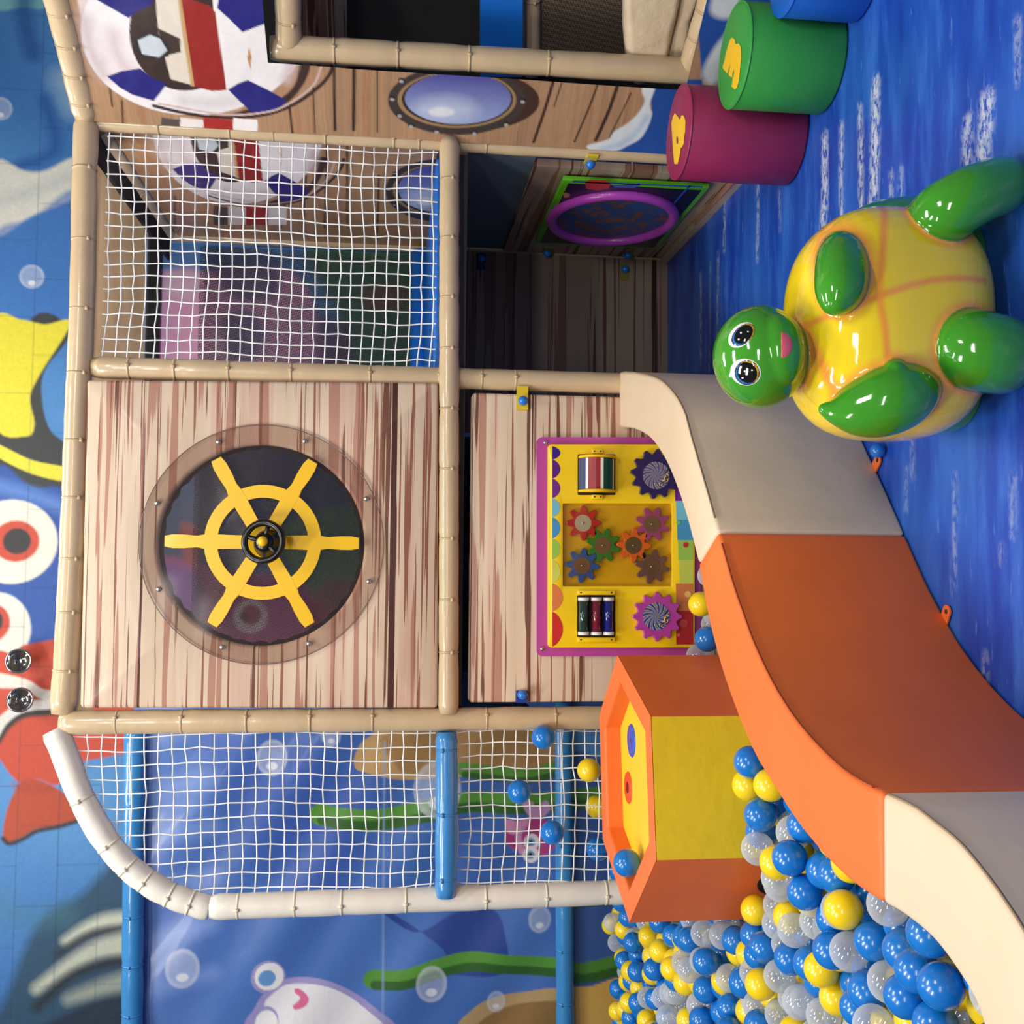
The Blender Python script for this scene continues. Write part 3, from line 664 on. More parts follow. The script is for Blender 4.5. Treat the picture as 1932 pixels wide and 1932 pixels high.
# three tube rollers
mb = MB(); mb.prism(pxl(rr(1089, 1123, 1161, 1202, 2, 2), YF-.001), (0, .001, 0)); mb.build('roller_slot', DARK, bd)
for px_, cc in ((1101, (26, 60, 52)), (1125, (110, 24, 44)), (1148, (24, 30, 120))):
    a, b = onY(px_, 1124, YF-.012), onY(px_, 1201, YF-.012)
    mb = MB(); mb.tube([a+(b-a)*.12, a+(b-a)*.88], 8.6*s1, 16); t_ = mb.build('tube_roller', plain('tube_'+str(px_), cc, .1, .6), bd)
    mb = MB(); mb.tube([a+(b-a)*.04, a+(b-a)*.12], 10.5*s1, 16); mb.tube([a+(b-a)*.88, a+(b-a)*.96], 10.5*s1, 16); mb.build('roller_cap', plain('roller_cap_white'+str(px_), (236, 232, 226), .3), t_)
for b in (1118, 1207):
    a0, a1 = onY(1089, b, YF), onY(1160, b, YF); mb = MB(); mb.box((a0[0]-.008, YF-.012, a1[2]), (a0[0]+.008, YF, a0[2])); q = mb.build('roller_bracket', YEL2, bd); bevel(q, .003, 2)
    for px_ in (1096, 1154): c = onY(px_, b, YF-.012); mb = MB(); mb.ball(c, (.003, .002, .003), 8, 6); mb.build('screw', DARK, q)
for p in ((1029, 835), (1023, 1224)): c = onY(p[0], p[1], YB-.003); mb = MB(); mb.ball(c, (.0075, .005, .0075), 10, 8); mb.build('screw', SCREW, bd)
mb = MB(); mb.prism(pxl(rr(1064, 952, 1266, 1104, 3, 2), YG-.006), (0, .001, 0)); mb.build('clear_cover', clear('board_cover', (246, 242, 232), .004, (200, 190, 160), .04, .06, .01), bd, 'clear cover over the gears')

# ------------------------------------------------------------------ ball latches
def latch(px, py, y, body, label, w=.02, up=True, mirror=1, hgt=.085):
    c = onY(px, py, y); t = thing('ball_latch', c, label, 'latch', 'ball latches on the plank panels')
    mb = MB(); mb.box((c[0]-.03, y+.004, c[2]-w), (c[0]+.055*mirror if mirror > 0 else c[0]+.012, y+.012, c[2]+w)); mb.build('clip', body, t)
    mb = MB(); mb.ball((c[0], y-.012, c[2]), .0175, 16, 10); mb.build('knob', BLUEB, t); return t
YCLIP = plain('yellow_clip', (226, 196, 40), .35, .1)
latch(986, 757, Y1-.014, YCLIP, 'blue ball latch on a yellow clip beside the lower tan post')
latch(985, 1310, Y1-.014, plain('blue_clip', (24, 60, 150), .35, .1), 'blue ball latch on a dark blue clip at the left edge of the plank panel', mirror=-1)
# ------------------------------------------------------------------ inside the frame
mb = MB(); a, b = onY(866, 705, 1.19), onY(1253, 485, 1.19)
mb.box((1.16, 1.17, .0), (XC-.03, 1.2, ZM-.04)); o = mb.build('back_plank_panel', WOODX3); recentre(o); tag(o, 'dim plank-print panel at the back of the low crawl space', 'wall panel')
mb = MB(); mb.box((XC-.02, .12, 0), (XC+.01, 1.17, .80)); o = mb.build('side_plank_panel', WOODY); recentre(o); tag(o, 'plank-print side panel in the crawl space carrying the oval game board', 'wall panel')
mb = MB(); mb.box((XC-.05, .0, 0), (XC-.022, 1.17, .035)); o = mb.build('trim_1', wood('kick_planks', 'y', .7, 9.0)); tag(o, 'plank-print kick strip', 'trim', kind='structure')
mb = MB(); mb.box((XC-.005, .04, .80), (XC, 1.2, ZM-.04)); o = mb.build('side_gap_sheet', plain('dim_gap_blue', (96, 116, 130), .9)); recentre(o); tag(o, 'dark blue-grey sheet standing in for the dim open gap above the crawl space side panel', 'mesh screen')  # opaque sheet, its colour imitating the dark distance behind an open gap
XS = XC-.028
def pxX(pts, x): return [onX(p[0], p[1], x) for p in pts]
gb = thing('game_board', onX(1240, 400, XS), 'green-edged dark game board with a purple oval ring in the crawl space', 'activity board')
C4 = pxX([(1060, 330), (1330, 346), (1247, 462), (1010, 452)], XS)
y0, y1 = min(p[1] for p in C4)+.0, C4[2][1]; z0, z1 = (C4[1][2]+C4[2][2])/2, (C4[0][2]+C4[3][2])/2
GREEN = plain('lime_edge', (98, 190, 30), .35, .15)
def fr_rect(y0, y1, z0, z1): return [np.array(p) for p in ((XS, y0, z0), (XS, y1, z0), (XS, y1, z1), (XS, y0, z1))]
mb = MB(); mb.prism(fr_rect(y0, y1, z0, z1), (-.02, 0, 0)); q = mb.build('board_frame', GREEN, gb, 'lime green board frame'); bevel(q, .004, 2)
mb = MB(); mb.prism([p+np.array((-.021, 0, 0)) for p in fr_rect(y0+.025, y1-.025, z0+.025, z1-.025)], (-.002, 0, 0)); mb.build('board_face', plain('night_blue', (22, 20, 52), .35, .1), gb)
oc = onX(1155, 414, XS-.03); orz = abs(onX(1032, 414, XS-.03)[2]-onX(1280, 414, XS-.03)[2])/2; ory = abs(onX(1155, 368, XS-.03)[1]-onX(1155, 463, XS-.03)[1])/2
ory = min(ory, (y1-y0)/2-.02)
mb = MB(); mb.tube([oc+np.array((0, ory*.93*math.cos(t*2*PI/64), orz*.93*math.sin(t*2*PI/64))) for t in range(65)], .022, 12, cap=False); mb.build('oval_ring', plain('violet_ring', (186, 72, 190), .3, .2), gb, 'purple oval ring')
k = N('speckled_print'); c = k.ramp(k.noise(k.coords(), 22, 4), [(0.45, rgba((44, 92, 160))), (0.52, rgba((70, 90, 130))), (0.6, rgba((150, 90, 70)))])
mb = MB(); mb.add([oc+np.array((.004, ory*.9*math.cos(t*2*PI/48), orz*.9*math.sin(t*2*PI/48))) for t in range(48)], [tuple(range(48))], 0, False); mb.build('ring_disc', k.done(k.bsdf(c, .4)), gb)
for pts, cc in (([(1104, 345), (1110, 340), (1140, 340), (1153, 347), (1148, 356), (1125, 359), (1106, 356)], (206, 60, 50)), ([(1062, 366), (1068, 364), (1076, 367), (1074, 372), (1064, 373)], (220, 140, 100)),
                ([(1155, 345), (1200, 347), (1206, 344), (1208, 350), (1196, 355), (1158, 354), (1158, 351), (1194, 351)], (60, 100, 200)), ([(1080, 342), (1326, 352), (1326, 354), (1080, 344)], (30, 80, 180)), ([(1300, 350), (1304, 350), (1272, 385), (1269, 385)], (40, 90, 190))):
    P = pxX(pts, XS-.0245); mb = MB(); mb.prism(P, (.001, 0, 0)); mb.build('board_print', plain('bp'+str(len(bpy.data.materials)), cc, .4), gb)
def latch_in(px, py, ax, val, label, clipm):
    c = onX(px, py, val) if ax == 'x' else onY(px, py, val); t = thing('ball_latch', c, label, 'latch', 'ball latches on the plank panels')
    n_ = np.array((-1, 0, 0)) if ax == 'x' else np.array((0, -1, 0)); s_ = np.array((0, 1, 0)) if ax == 'x' else np.array((1, 0, 0))
    mb = MB(); P = [c+s_*a-n_*.018+np.array((0, 0, b)) for a, b in ((-.05, -.02), (.03, -.02), (.03, .02), (-.05, .02))]; mb.prism(P, n_*.008); mb.build('clip', clipm, t)
    mb = MB(); mb.ball(c, .018, 14, 10); mb.build('knob', BLUEB, t)
DCLIP = plain('dull_clip', (120, 120, 40), .4)
latch_in(1114, 310, 'x', XS+.0-.01, 'blue ball latch on a yellow clip above the game board', YCLIP)
latch_in(1032, 478, 'x', XS-.01, 'blue ball latch at the back corner above the game board', DCLIP)
latch_in(1184, 482, 'x', XS-.01, 'blue ball latch at the back corner low beside the game board', DCLIP)
latch_in(1179, 508, 'y', 1.155, 'blue ball latch low on the back plank panel', DCLIP)
latch_in(908, 488, 'y', 1.155, 'dark blue ball latch high on the back plank panel', plain('navy_clip', (16, 40, 90), .4))

# printed sea sheet at the back of the upper storey
bp = Print((.02, DB+.035, ZM+.05), (1, 0, 0), (0, 0, 1), 2.0, 1.25, .007, L(96, 150, 214))
nz = soft_noise(bp.S, bp.T, 6, 3); bp.put(np.clip(nz, 0, 1)*.6, L(110, 160, 214))
bp.poly([(300, 530), (330, 515), (380, 512), (480, 500), (560, 520), (600, 600), (600, 720), (300, 720)], L(236, 176, 220), .03)
bp.poly([(305, 525), (335, 508), (372, 512), (372, 560), (318, 560)], L(240, 206, 236), .05)
bp.poly([(400, 480), (470, 470), (520, 490), (520, 560), (440, 560)], L(96, 96, 150), .05, alpha=.8)
bp.poly([(420, 600), (480, 590), (500, 650), (440, 700)], L(60, 90, 150), .05, alpha=.7)
bp.poly([(580, 460), (790, 450), (800, 720), (620, 720), (640, 600)], L(76, 130, 100), .06)
bp.poly([(690, 545), (760, 540), (760, 580), (700, 585)], L(150, 96, 80), .05, alpha=.8)
bp.poly([(600, 600), (660, 620), (660, 690), (600, 690)], L(120, 90, 140), .06, alpha=.8)
bp.poly([(290, 830), (700, 830), (700, 1000), (560, 1060), (290, 1060)], L(60, 96, 140), .06)
bp.poly([(350, 850), (520, 830), (560, 900), (420, 960)], L(40, 60, 120), .06, alpha=.8)
bp.poly([(290, 1060), (420, 1075), (560, 1090), (640, 1110), (640, 1240), (290, 1240)], L(186, 96, 158), .04)
bp.poly([(290, 1075), (380, 1090), (360, 1240), (290, 1240)], L(120, 100, 190), .05, alpha=.8)
bp.poly([(520, 1000), (720, 960), (720, 1160), (600, 1130)], L(84, 140, 110), .05)
bp.poly([(600, 1110), (660, 1100), (660, 1180), (590, 1200)], L(160, 80, 80), .05, alpha=.7)
bp.ell((473, 1163), .078, .078, L(226, 210, 224), .015); bp.ell((473, 1160), .046, .046, L(170, 80, 110), .012); bp.ell((462, 1163), .02, .02, L(90, 60, 90), .012)
bp.poly([(340, 990), (375, 1000), (372, 1060), (350, 1060)], L(190, 90, 80), .03, alpha=.7)
o = bp.mesh('sea_print', BANNER); recentre(o) if False else None; tag(o, 'sea life print across the back of the upper storey, pink and blue', 'banner')
mb = MB(); a = onY(371, 690, DB-.06); mb.box((.03, DB-.045, ZM+.06), (XC-.06, DB-.043, a[2])); o = mb.build('mesh_screen', SCRIM); tag(o, 'black see-through mesh screen at the back of the upper storey', 'mesh screen')
mb = MB(); mb.box((0.04, DB-.03, .3), (1.14, DB-.025, ZM-.08)); o = mb.build('mesh_screen', SCRIM2); tag(o, 'dark mesh screen behind the lower plank panel', 'mesh screen')

# lifebuoy artwork shared by the inner and outer plank banners
def plank_base(pr, seed):
    r_ = np.random.default_rng(seed); rows = pr.ny
    fine = r_.normal(size=rows); fine2 = np.convolve(r_.normal(size=rows), np.ones(5)/5, 'same')
    warp = (soft_noise(pr.S*1.0, pr.T*3, 5, seed+1)*4).astype(int)
    idx = np.clip(np.arange(rows)[:, None]+warp, 0, rows-1)
    v = (fine[idx]*.055+fine2[idx]*.11+1.0+.07*soft_noise(pr.S, pr.T*4, 7, seed+2))
    pr.c = pr.c*v[..., None]
    red = np.clip(fine2[idx]*1.4-.35, 0, 1); pr.put(red*.45, L(150, 92, 66))
def lifebuoy(pr, tf):
    f = lambda pts: [tf(*p) for p in pts]
    V0, P0, AV, AH = 365, 58, 213, 160
    def ring(k, n=48, v0=V0, p0=P0, av=AV, ah=AH): return [(v0+av*k*math.cos(2*PI*i/n), p0+ah*k*math.sin(2*PI*i/n)) for i in range(n)]
    pr.poly(f([(150, 20), (170, 90), (195, 150), (240, 100), (240, 0), (150, -40)]), L(222, 206, 206), .008)
    pr.poly(f([(585, 122), (575, 155), (545, 192), (500, 214), (430, 218), (520, 190), (556, 160), (565, 122)]), L(64, 44, 40), .006)
    pr.poly(f(ring(1.0)), L(236, 232, 234), .004, False)
    pr.line(f([(160, 40), (172, 95), (196, 140)]), .05, L(190, 168, 172), .05, .7)
    pr.line(f([(215, 70), (225, 110), (262, 150)]), .05, L(200, 176, 182), .06, .7)
    pr.line(f([(540, 150), (552, 120), (556, 80)]), .035, L(206, 184, 186), .03, .8)
    pr.line(f([(345, 190), (400, 196), (440, 192)]), .03, L(200, 192, 196), .05, .7)
    hole = [(350+106*math.cos(2*PI*i/48), 58+114*math.sin(2*PI*i/48)) for i in range(48)]
    pr.poly(f(hole), L(58, 44, 42), .004, False)
    pr.poly(f([(292, -20), (336, -20), (350, 60), (364, 162), (322, 150), (308, 95), (300, 70)]), L(224, 214, 200), .004, False)
    pr.poly(f([(297, 52), (340, 72), (341, 98), (308, 106)]), L(66, 52, 48), .004, False)
    pr.poly(f([(252, 74), (280, 60), (302, 66), (322, 92), (318, 106), (298, 112), (262, 106)]), L(44, 44, 46), .004, False)
    pr.poly(f([(260, 76), (283, 65), (302, 72), (316, 95), (300, 108), (268, 102)]), L(196, 206, 214), .004, False)
    pr.poly(f([(400, -30), (440, -20), (480, 60), (462, 130), (425, 172), (405, 60)]), L(238, 235, 236), .004, False)
    pr.poly(f([(332, -30), (342, -30), (352, 60), (368, 164), (360, 163), (346, 70)]), L(196, 160, 110), .003, False)
    pr.poly(f([(342, -30), (342, 0), (352, 60), (367, 164), (400, 173), (427, 171), (416, 90), (407, 22), (395, 10), (365, 0)]), L(150, 40, 36), .003, False)
    for p in ([(183, 0), (243, 34), (258, 22), (286, 8), (292, -16), (230, -40), (190, -30)], [(410, 14), (432, 34), (458, 60), (503, 43), (510, -20), (440, -40), (415, -20)],
              [(202, 144), (230, 134), (264, 129), (288, 148), (315, 158), (302, 176), (290, 191), (250, 179), (226, 165)], [(430, 170), (450, 158), (467, 152), (505, 170), (541, 190), (522, 208), (478, 215), (452, 192)]):
        pr.poly(f(p), L(38, 36, 122), .004, False)
    pr.line(f([(290, 200), (350, 214), (420, 222), (500, 216), (556, 196), (600, 165), (622, 140), (628, 122)]), .012, L(60, 40, 38), .004)
    pr.line(f([(300, 196), (420, 216), (500, 212), (545, 196), (590, 162), (606, 125)]), .007, L(206, 180, 176), .003)
    pr.poly(f([(470, 85), (474, 110), (472, 135), (467, 110)]), L(186, 130, 80), .003, False)
    for a, b, cc in ((304, 340, (86, 76, 74)), (340, 384, (232, 224, 222)), (384, 440, (166, 44, 38)), (440, 486, (238, 234, 232))):
        pr.poly(f([(a, 222), (b, 226), (b, 262), (a, 262)]), L(*cc), .003, False)
def porthole(pr, tf, rs=1.0):
    f = lambda pts: [tf(*p) for p in pts]
    E_ = lambda c, a, b, n=48: f([(c[0]+a*math.cos(2*PI*i/n), c[1]+b*math.sin(2*PI*i/n)) for i in range(n)])
    pr.poly(E_((882, 190), 136, 58), L(66, 46, 40), .005, False)
    pr.poly(E_((862, 189), 130, 66), L(64, 56, 54), .005, False)
    pr.poly(E_((862, 188), 112, 54), L(160, 130, 92), .004, False)
    pr.poly(E_((863, 187), 105, 51), L(52, 40, 40), .004, False)
    A = pr.inside([pr.st(p) for p in E_((864, 186), 100, 49)], .004)
    top = pr.st(tf(864, 137)); bot = pr.st(tf(864, 236)); t = np.clip((pr.S-bot[0])/(top[0]-bot[0]), 0, 1)
    pr.put(A*1.0, L(150, 166, 212)); pr.put(A*np.clip(t*1.2-.1, 0, 1), L(84, 84, 160))
    A2 = pr.inside([pr.st(p) for p in E_((840, 208), 58, 22)], .06); pr.put(A*A2*.7, L(196, 208, 230))
    A2 = pr.inside([pr.st(p) for p in E_((833, 212), 24, 9)], .012); pr.put(A*A2*.9, L(226, 230, 236))
    for c in ((757, 151), (740, 186), (754, 218), (775, 238), (824, 248), (895, 251), (955, 234), (986, 190)):
        x = f([c])[0]; pr.ell(x, .009*rs, .011*rs, L(40, 34, 34), .003); pr.ell((x[0], x[1]+2), .006*rs, .0075*rs, L(170, 170, 172), .003)
# inner plank banner on the side of the upper storey
ib = Print((XC-.012, DB-.03, ZM+.05), (0, -1, 0), (0, 0, 1), DB-.06, ZT-ZM-.12, .005, L(176, 138, 104)); plank_base(ib, 5)
tfi = lambda v, p: (.757*v+173, .89*p+191)
for pts in ([(655, 430), (655, 230)], [(612, 430), (618, 230)], [(572, 430), (582, 240)], [(712, 440), (715, 330)], [(530, 430), (540, 370)], [(330, 430), (330, 370)]): ib.line(pts, .008, L(50, 32, 28), .004, .9)
lifebuoy(ib, tfi); porthole(ib, tfi)
o = ib.mesh('plank_banner', PRINT); tag(o, 'plank banner with lifebuoy print seen inside through the white net', 'banner')
# outer plank banner on the angled side bay
s1_, s0_ = 1.6, -.01
ob = Print(np.array([XC, -.03, .0])+DIR*s0_, DIR, (0, 0, 1), s1_, ZT+.25, .0045, L(172, 136, 104)); plank_base(ob, 11)
for pts, w in (([(668, 100), (668, 150), (667, 245)], .012), ([(630, 110), (632, 245)], .010), ([(546, 200), (552, 255)], .008), ([(1044, 152), (1028, 205), (1007, 268)], .011), ([(1060, 155), (1045, 200)], .005),
               ([(1127, 160), (1108, 210), (1084, 268)], .007), ([(1165, 160), (1146, 215), (1124, 265)], .013), ([(712, 130), (712, 250)], .005), ([(590, 160), (594, 250)], .005), ([(230, 190), (232, 235)], .006), ([(205, 150), (212, 200)], .006), ([(1190, 175), (1150, 260)], .005)):
    ob.line(pts, w, L(48, 30, 26), .004, .95)
lifebuoy(ob, lambda v, p: (v, p)); porthole(ob, lambda v, p: (v, p))
ob.poly([(1213, 150), (1460, 150), (1460, -140), (1300, -140), (1340, 330), (1250, 330), (1112, 300), (1112, 288), (1150, 280), (1185, 270), (1212, 240), (1230, 200)], L(38, 82, 162), .006, False)
ob.poly([(1216, 150), (1236, 160), (1226, 195), (1230, 215), (1222, 240), (1208, 262), (1186, 275), (1160, 286), (1118, 285), (1108, 276), (1135, 268), (1150, 262), (1160, 248), (1185, 232), (1205, 212), (1216, 190), (1211, 172)], L(222, 230, 236), .008)
ob.line([(1120, 288), (1150, 280), (1190, 262), (1220, 222)], .02, L(140, 180, 224), .02, .5)
for p in ([(1345, 160), (1325, 140), (1345, 95), (1370, 60), (1385, 20), (1420, 30), (1400, 90), (1380, 130)], [(1340, 20), (1360, -40), (1390, -40), (1395, 10), (1370, 35)]): ob.poly(p, L(206, 214, 220), .02)
cut = [ob.st(p) for p in ((506, 112), (543, 124))]; xw0 = ob.st((700, 131))[0]; zc0 = ob.st((1300, 140))[1]; zc1 = ob.st((506, 110))[1]
topz = lambda S: np.interp(S, [ob.st((163, 225))[0], ob.st((132, 100))[0], ob.st((109, 0))[0], ob.st((80, -140))[0]], [ob.st((172, 225))[1], ob.st((144, 100))[1], ob.st((120, 0))[1], ob.st((90, -140))[1]])
lowz = lambda S: np.interp(S, [ob.st((1255, 310))[0], ob.st((1300, 240))[0], ob.st((1345, 150))[0]], [ob.st((1255, 310))[1], ob.st((1300, 240))[1], 0.03])
o = ob.mesh('plank_banner', PRINT, keep=lambda S, T: (T < topz(S)) & (T > lowz(S)) & ~((S > xw0) & (T > zc0) & (T < zc1)), wave=lambda S, T: .004*np.sin(S*14+T*3)*np.cos(T*5))
tag(o, 'plank banner with lifebuoy, porthole and wave print on the angled side bay', 'banner')
SIDE = o
# what stands inside the side bay window
def onP2(px, py, off): return on(px, py, PN, PD+off)
mb = MB(); a, b = onP2(620, 160, -.55), onP2(620, -200, -.55); mb.add([a*1.0, b, np.array((b[0], b[1], .0)), np.array((a[0], a[1], .0))], [(0, 1, 2, 3)], 0, False)
mb.v = [tuple(np.array(p)+(np.array((0, 0, .25)) if i < 2 else 0)) for i, p in enumerate(mb.v)]
o = mb.build('bay_backdrop', plain('bay_dark', (44, 42, 42), .8, var=.2, vs=3)); tag(o, 'dark sheet at the back of the side bay', 'screen')
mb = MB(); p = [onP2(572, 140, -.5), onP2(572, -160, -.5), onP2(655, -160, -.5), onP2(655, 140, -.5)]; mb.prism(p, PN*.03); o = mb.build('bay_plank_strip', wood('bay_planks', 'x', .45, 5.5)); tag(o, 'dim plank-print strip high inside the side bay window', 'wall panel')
mb = MB(); p = [onP2(905, 130, -.4), onP2(905, -160, -.4), onP2(984, -160, -.4), onP2(984, 130, -.4)]; mb.prism(p, PN*.06); o = mb.build('bay_mat', BLUEMAT); tag(o, 'blue padded mat edge inside the side bay', 'mat')
o = pad('bay_rail', [onP2(1003, 140, -.42), onP2(1003, -160, -.42)], .036, 'tan', [.5]); tag(o, 'tan padded rail inside the side bay under the blue mat', 'rail')
mb = MB(); p = [onP2(1022, 130, -.38), onP2(1022, -160, -.38), onP2(1200, -160, -.38), onP2(1200, 130, -.38)]; mb.add(p, [(0, 1, 2, 3)], 0, False); o = mb.build('mesh_screen', scrim('brown_mesh_cloth', (104, 90, 78), .7, 150)); tag(o, 'brown mesh screen low inside the side bay', 'mesh screen')
CREAM = plain('cream_vinyl', (216, 196, 168), .35, .15, var=.04, bump=.6, bscale=9, bdist=.02)
for poly, dep, lab in (([(1185, 135), (1240, 120), (1262, 60), (1275, -60), (1180, -60)], .16, 'cream padded cushion behind the side bay window'), ([(1252, 104), (1262, 60), (1275, 0), (1290, -60), (1325, -60), (1312, 0), (1296, 60), (1282, 106)], .1, 'slim cream padded bolster at the sill of the side bay window')):
    P = [onP2(p[0], p[1], -.17) for p in poly]; P = spline(P, 4, True); mb = MB(); mb.prism(P, -PN*dep*-.5, 0, .02); o = mb.build('cushion', CREAM); bevel(o, .02, 3); recentre(o); tag(o, lab, 'cushion')

# ------------------------------------------------------------------ ball pit side: sea banner, rails, hoop, nets
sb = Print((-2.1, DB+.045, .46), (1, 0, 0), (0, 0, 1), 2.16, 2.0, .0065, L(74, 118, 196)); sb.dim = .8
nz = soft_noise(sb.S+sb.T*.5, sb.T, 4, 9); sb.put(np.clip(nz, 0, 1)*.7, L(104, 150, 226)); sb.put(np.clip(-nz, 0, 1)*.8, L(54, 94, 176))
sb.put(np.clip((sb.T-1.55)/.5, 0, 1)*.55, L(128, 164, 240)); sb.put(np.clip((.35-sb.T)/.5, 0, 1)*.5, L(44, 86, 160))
for a in range(6): sb.line([(262, 1400+a*95), (400, 1375+a*92)], .05, L(150, 182, 246), .08, .5, False)
sb.poly([(380, 1380), (480, 1385), (700, 1500), (620, 1700), (480, 1640), (420, 1500)], L(58, 92, 186), .12, alpha=.5)
def weed(pr, pts, w):
    pr.line(pts, w, L(92, 158, 60), .006); o_ = [(p[0]+4, p[1]+11) for p in pts]; pr.line(o_, w*.48, L(54, 104, 44), .006)
weed(sb, [(604, 1537), (650, 1545), (720, 1546), (800, 1530), (880, 1512), (960, 1515), (1060, 1512)], .098)
sb.poly([(706, 1384), (682, 1402), (668, 1430), (671, 1450), (690, 1458), (760, 1472), (850, 1466), (960, 1460), (1060, 1440), (1060, 1370), (720, 1370)], L(206, 166, 108), .006)
sb.poly([(740, 1380), (745, 1440), (800, 1462), (1060, 1436), (1060, 1370)], L(170, 130, 78), .02, alpha=.8)
weed(sb, [(872, 1450), (940, 1458), (1000, 1460), (1060, 1443)], .06)
sb.poly([(700, 1700), (780, 1760), (860, 1722), (930, 1718), (952, 1760), (948, 1835), (830, 1832), (836, 1790)], L(52, 78, 158), .008)
weed(sb, [(703, 1848), (760, 1846), (830, 1824), (890, 1812), (960, 1818), (1060, 1825)], .085)
sb.poly([(876, 1940), (890, 1905), (930, 1882), (990, 1872), (1060, 1868), (1060, 1940)], L(196, 166, 116), .006); sb.poly([(905, 1940), (960, 1900), (1060, 1890), (1060, 1940)], L(156, 120, 70), .008)
for c, r_ in (((345, 1826), .088), ((513, 1430), .082), ((825, 1490), .13), ((814, 1856), .084), ((1018, 1734), .063), ((936, 1890), .05), ((625, 1388), .05)): sb.bubble(c, r_, .34)
# crab with stalk eyes
sb.poly([(505, 1868), (545, 1846), (620, 1850), (700, 1895), (735, 1945), (480, 1945), (482, 1900)], L(168, 160, 216), .006)
sb.poly([(510, 1880), (545, 1858), (620, 1862), (685, 1900), (716, 1945), (500, 1945), (498, 1900)], L(244, 244, 250), .005)
sb.ell((506, 1843), .076, .076, L(166, 160, 214), .005); sb.ell((508, 1842), .064, .064, L(250, 250, 252), .004); sb.ell((504, 1845), .038, .038, L(112, 166, 226), .004)
sb.ell((500, 1930), .07, .06, L(166, 160, 214), .005); sb.ell((502, 1932), .056, .05, L(250, 250, 252), .005)
sb.poly([(556, 1867), (566, 1867), (578, 1876), (583, 1887), (575, 1899), (558, 1906), (552, 1899), (562, 1890), (566, 1882), (557, 1875)], L(226, 110, 160), .005)
# small pink fish
sb.poly([(985, 1515), (1004, 1512), (1010, 1522), (1030, 1510), (1038, 1528), (1018, 1545), (1000, 1542)], L(214, 160, 206), .006)
sb.poly([(957, 1565), (990, 1545), (1030, 1548), (1050, 1575), (1045, 1600), (1020, 1615), (975, 1605), (955, 1590)], L(186, 66, 134), .006)
sb.poly([(952, 1545), (975, 1548), (1000, 1545), (985, 1570), (960, 1572)], L(222, 150, 196), .006); sb.line([(985, 1552), (978, 1580), (985, 1608)], .03, L(226, 160, 202), .006)
for c in ((1003, 1589), (1002, 1613)): sb.ell(c, .038, .038, L(240, 232, 240), .004); sb.ell((c[0]-1, c[1]+1), .02, .02, L(110, 160, 190), .004); sb.ell((c[0]-1, c[1]+1), .009, .009, L(20, 20, 30), .003)
for q in (246,): sb.line([(726, 1400), (724, 1560), (722, 1940)], .008, L(150, 176, 226), .008, .8, False)
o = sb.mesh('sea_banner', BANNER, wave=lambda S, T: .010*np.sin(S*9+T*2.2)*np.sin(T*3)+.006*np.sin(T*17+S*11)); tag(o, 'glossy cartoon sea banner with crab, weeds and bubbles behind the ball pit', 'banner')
lb = Print((-2.3, DB+.02, .0), (1, 0, 0), (0, 0, 1), 2.4, .5, .009, L(52, 84, 150))
for p in ([(1045, 1507), (1100, 1505), (1180, 1500)], [(1045, 1700), (1100, 1690), (1180, 1685)], [(1045, 1825), (1100, 1835), (1180, 1815)]): lb.line(p, .09, L(70, 128, 50), .006); lb.line([(a+3, b+12) for a, b in p], .045, L(40, 86, 36), .006)
lb.poly([(1040, 1868), (1110, 1862), (1180, 1850), (1180, 1960), (1040, 1960)], L(200, 158, 78), .006); lb.poly([(1040, 1372), (1090, 1375), (1180, 1400), (1180, 1440), (1100, 1420), (1040, 1400)], L(80, 140, 200), .02)
o = lb.mesh('pit_wall_print', BANNER); tag(o, 'low printed sheet with weed and sand along the back of the ball pit', 'banner')
for (a, b), rr__, lab in ((((254, 1392), (252, 1945)), .047, 'upper blue padded rail along the top of the sea banner'), (((1063, 1340), (1068, 1945)), .043, 'lower blue padded rail just above the balls at the back')):
    o = pad('padded_rail', [onY(a[0], a[1], DB)+np.array((.04, 0, 0)), onY(b[0], b[1], DB)-np.array((.35, 0, 0))], rr__, 'deep', [.2, .36, .5, .62, .74, .86]); tag(o, lab, 'rail', 'blue rails on the back wall')
hp = [(101, 1377), (114, 1402), (128, 1438), (146, 1487), (172, 1540), (206, 1594), (252, 1644), (310, 1683), (360, 1703), (398, 1714)]
hoopP = spline([onY(p[0], p[1], -.005) for p in hp], 5)
hoop = thing('hoop_rail', (-.62, 0, .1), 'white padded pipe hoop curving down beside the ball pit net', 'rail')
pad('hoop_bend', hoopP, .043, 'white', [.30, .5, .62, .72, .82, .92], hoop)
st = [onY(396, 1711, -.005), onY(800, 1697, -.005), onY(1190, 1682, -.005)]; st.append(np.array((st[-1][0], st[-1][1], .1)))
pad('hoop_upright', st, .0425, 'white', [.06, .15, .25, .37, .52, .63, .75], hoop)
cb = pad('crossbar', [onY(842, 1381, -.012), onY(843, 1500, -.03), onY(841, 1692, -.035)], .0385, 'blue', [.12, .5, .86]); tag(cb, 'short sky blue padded crossbar between tan post and white hoop', 'rail')

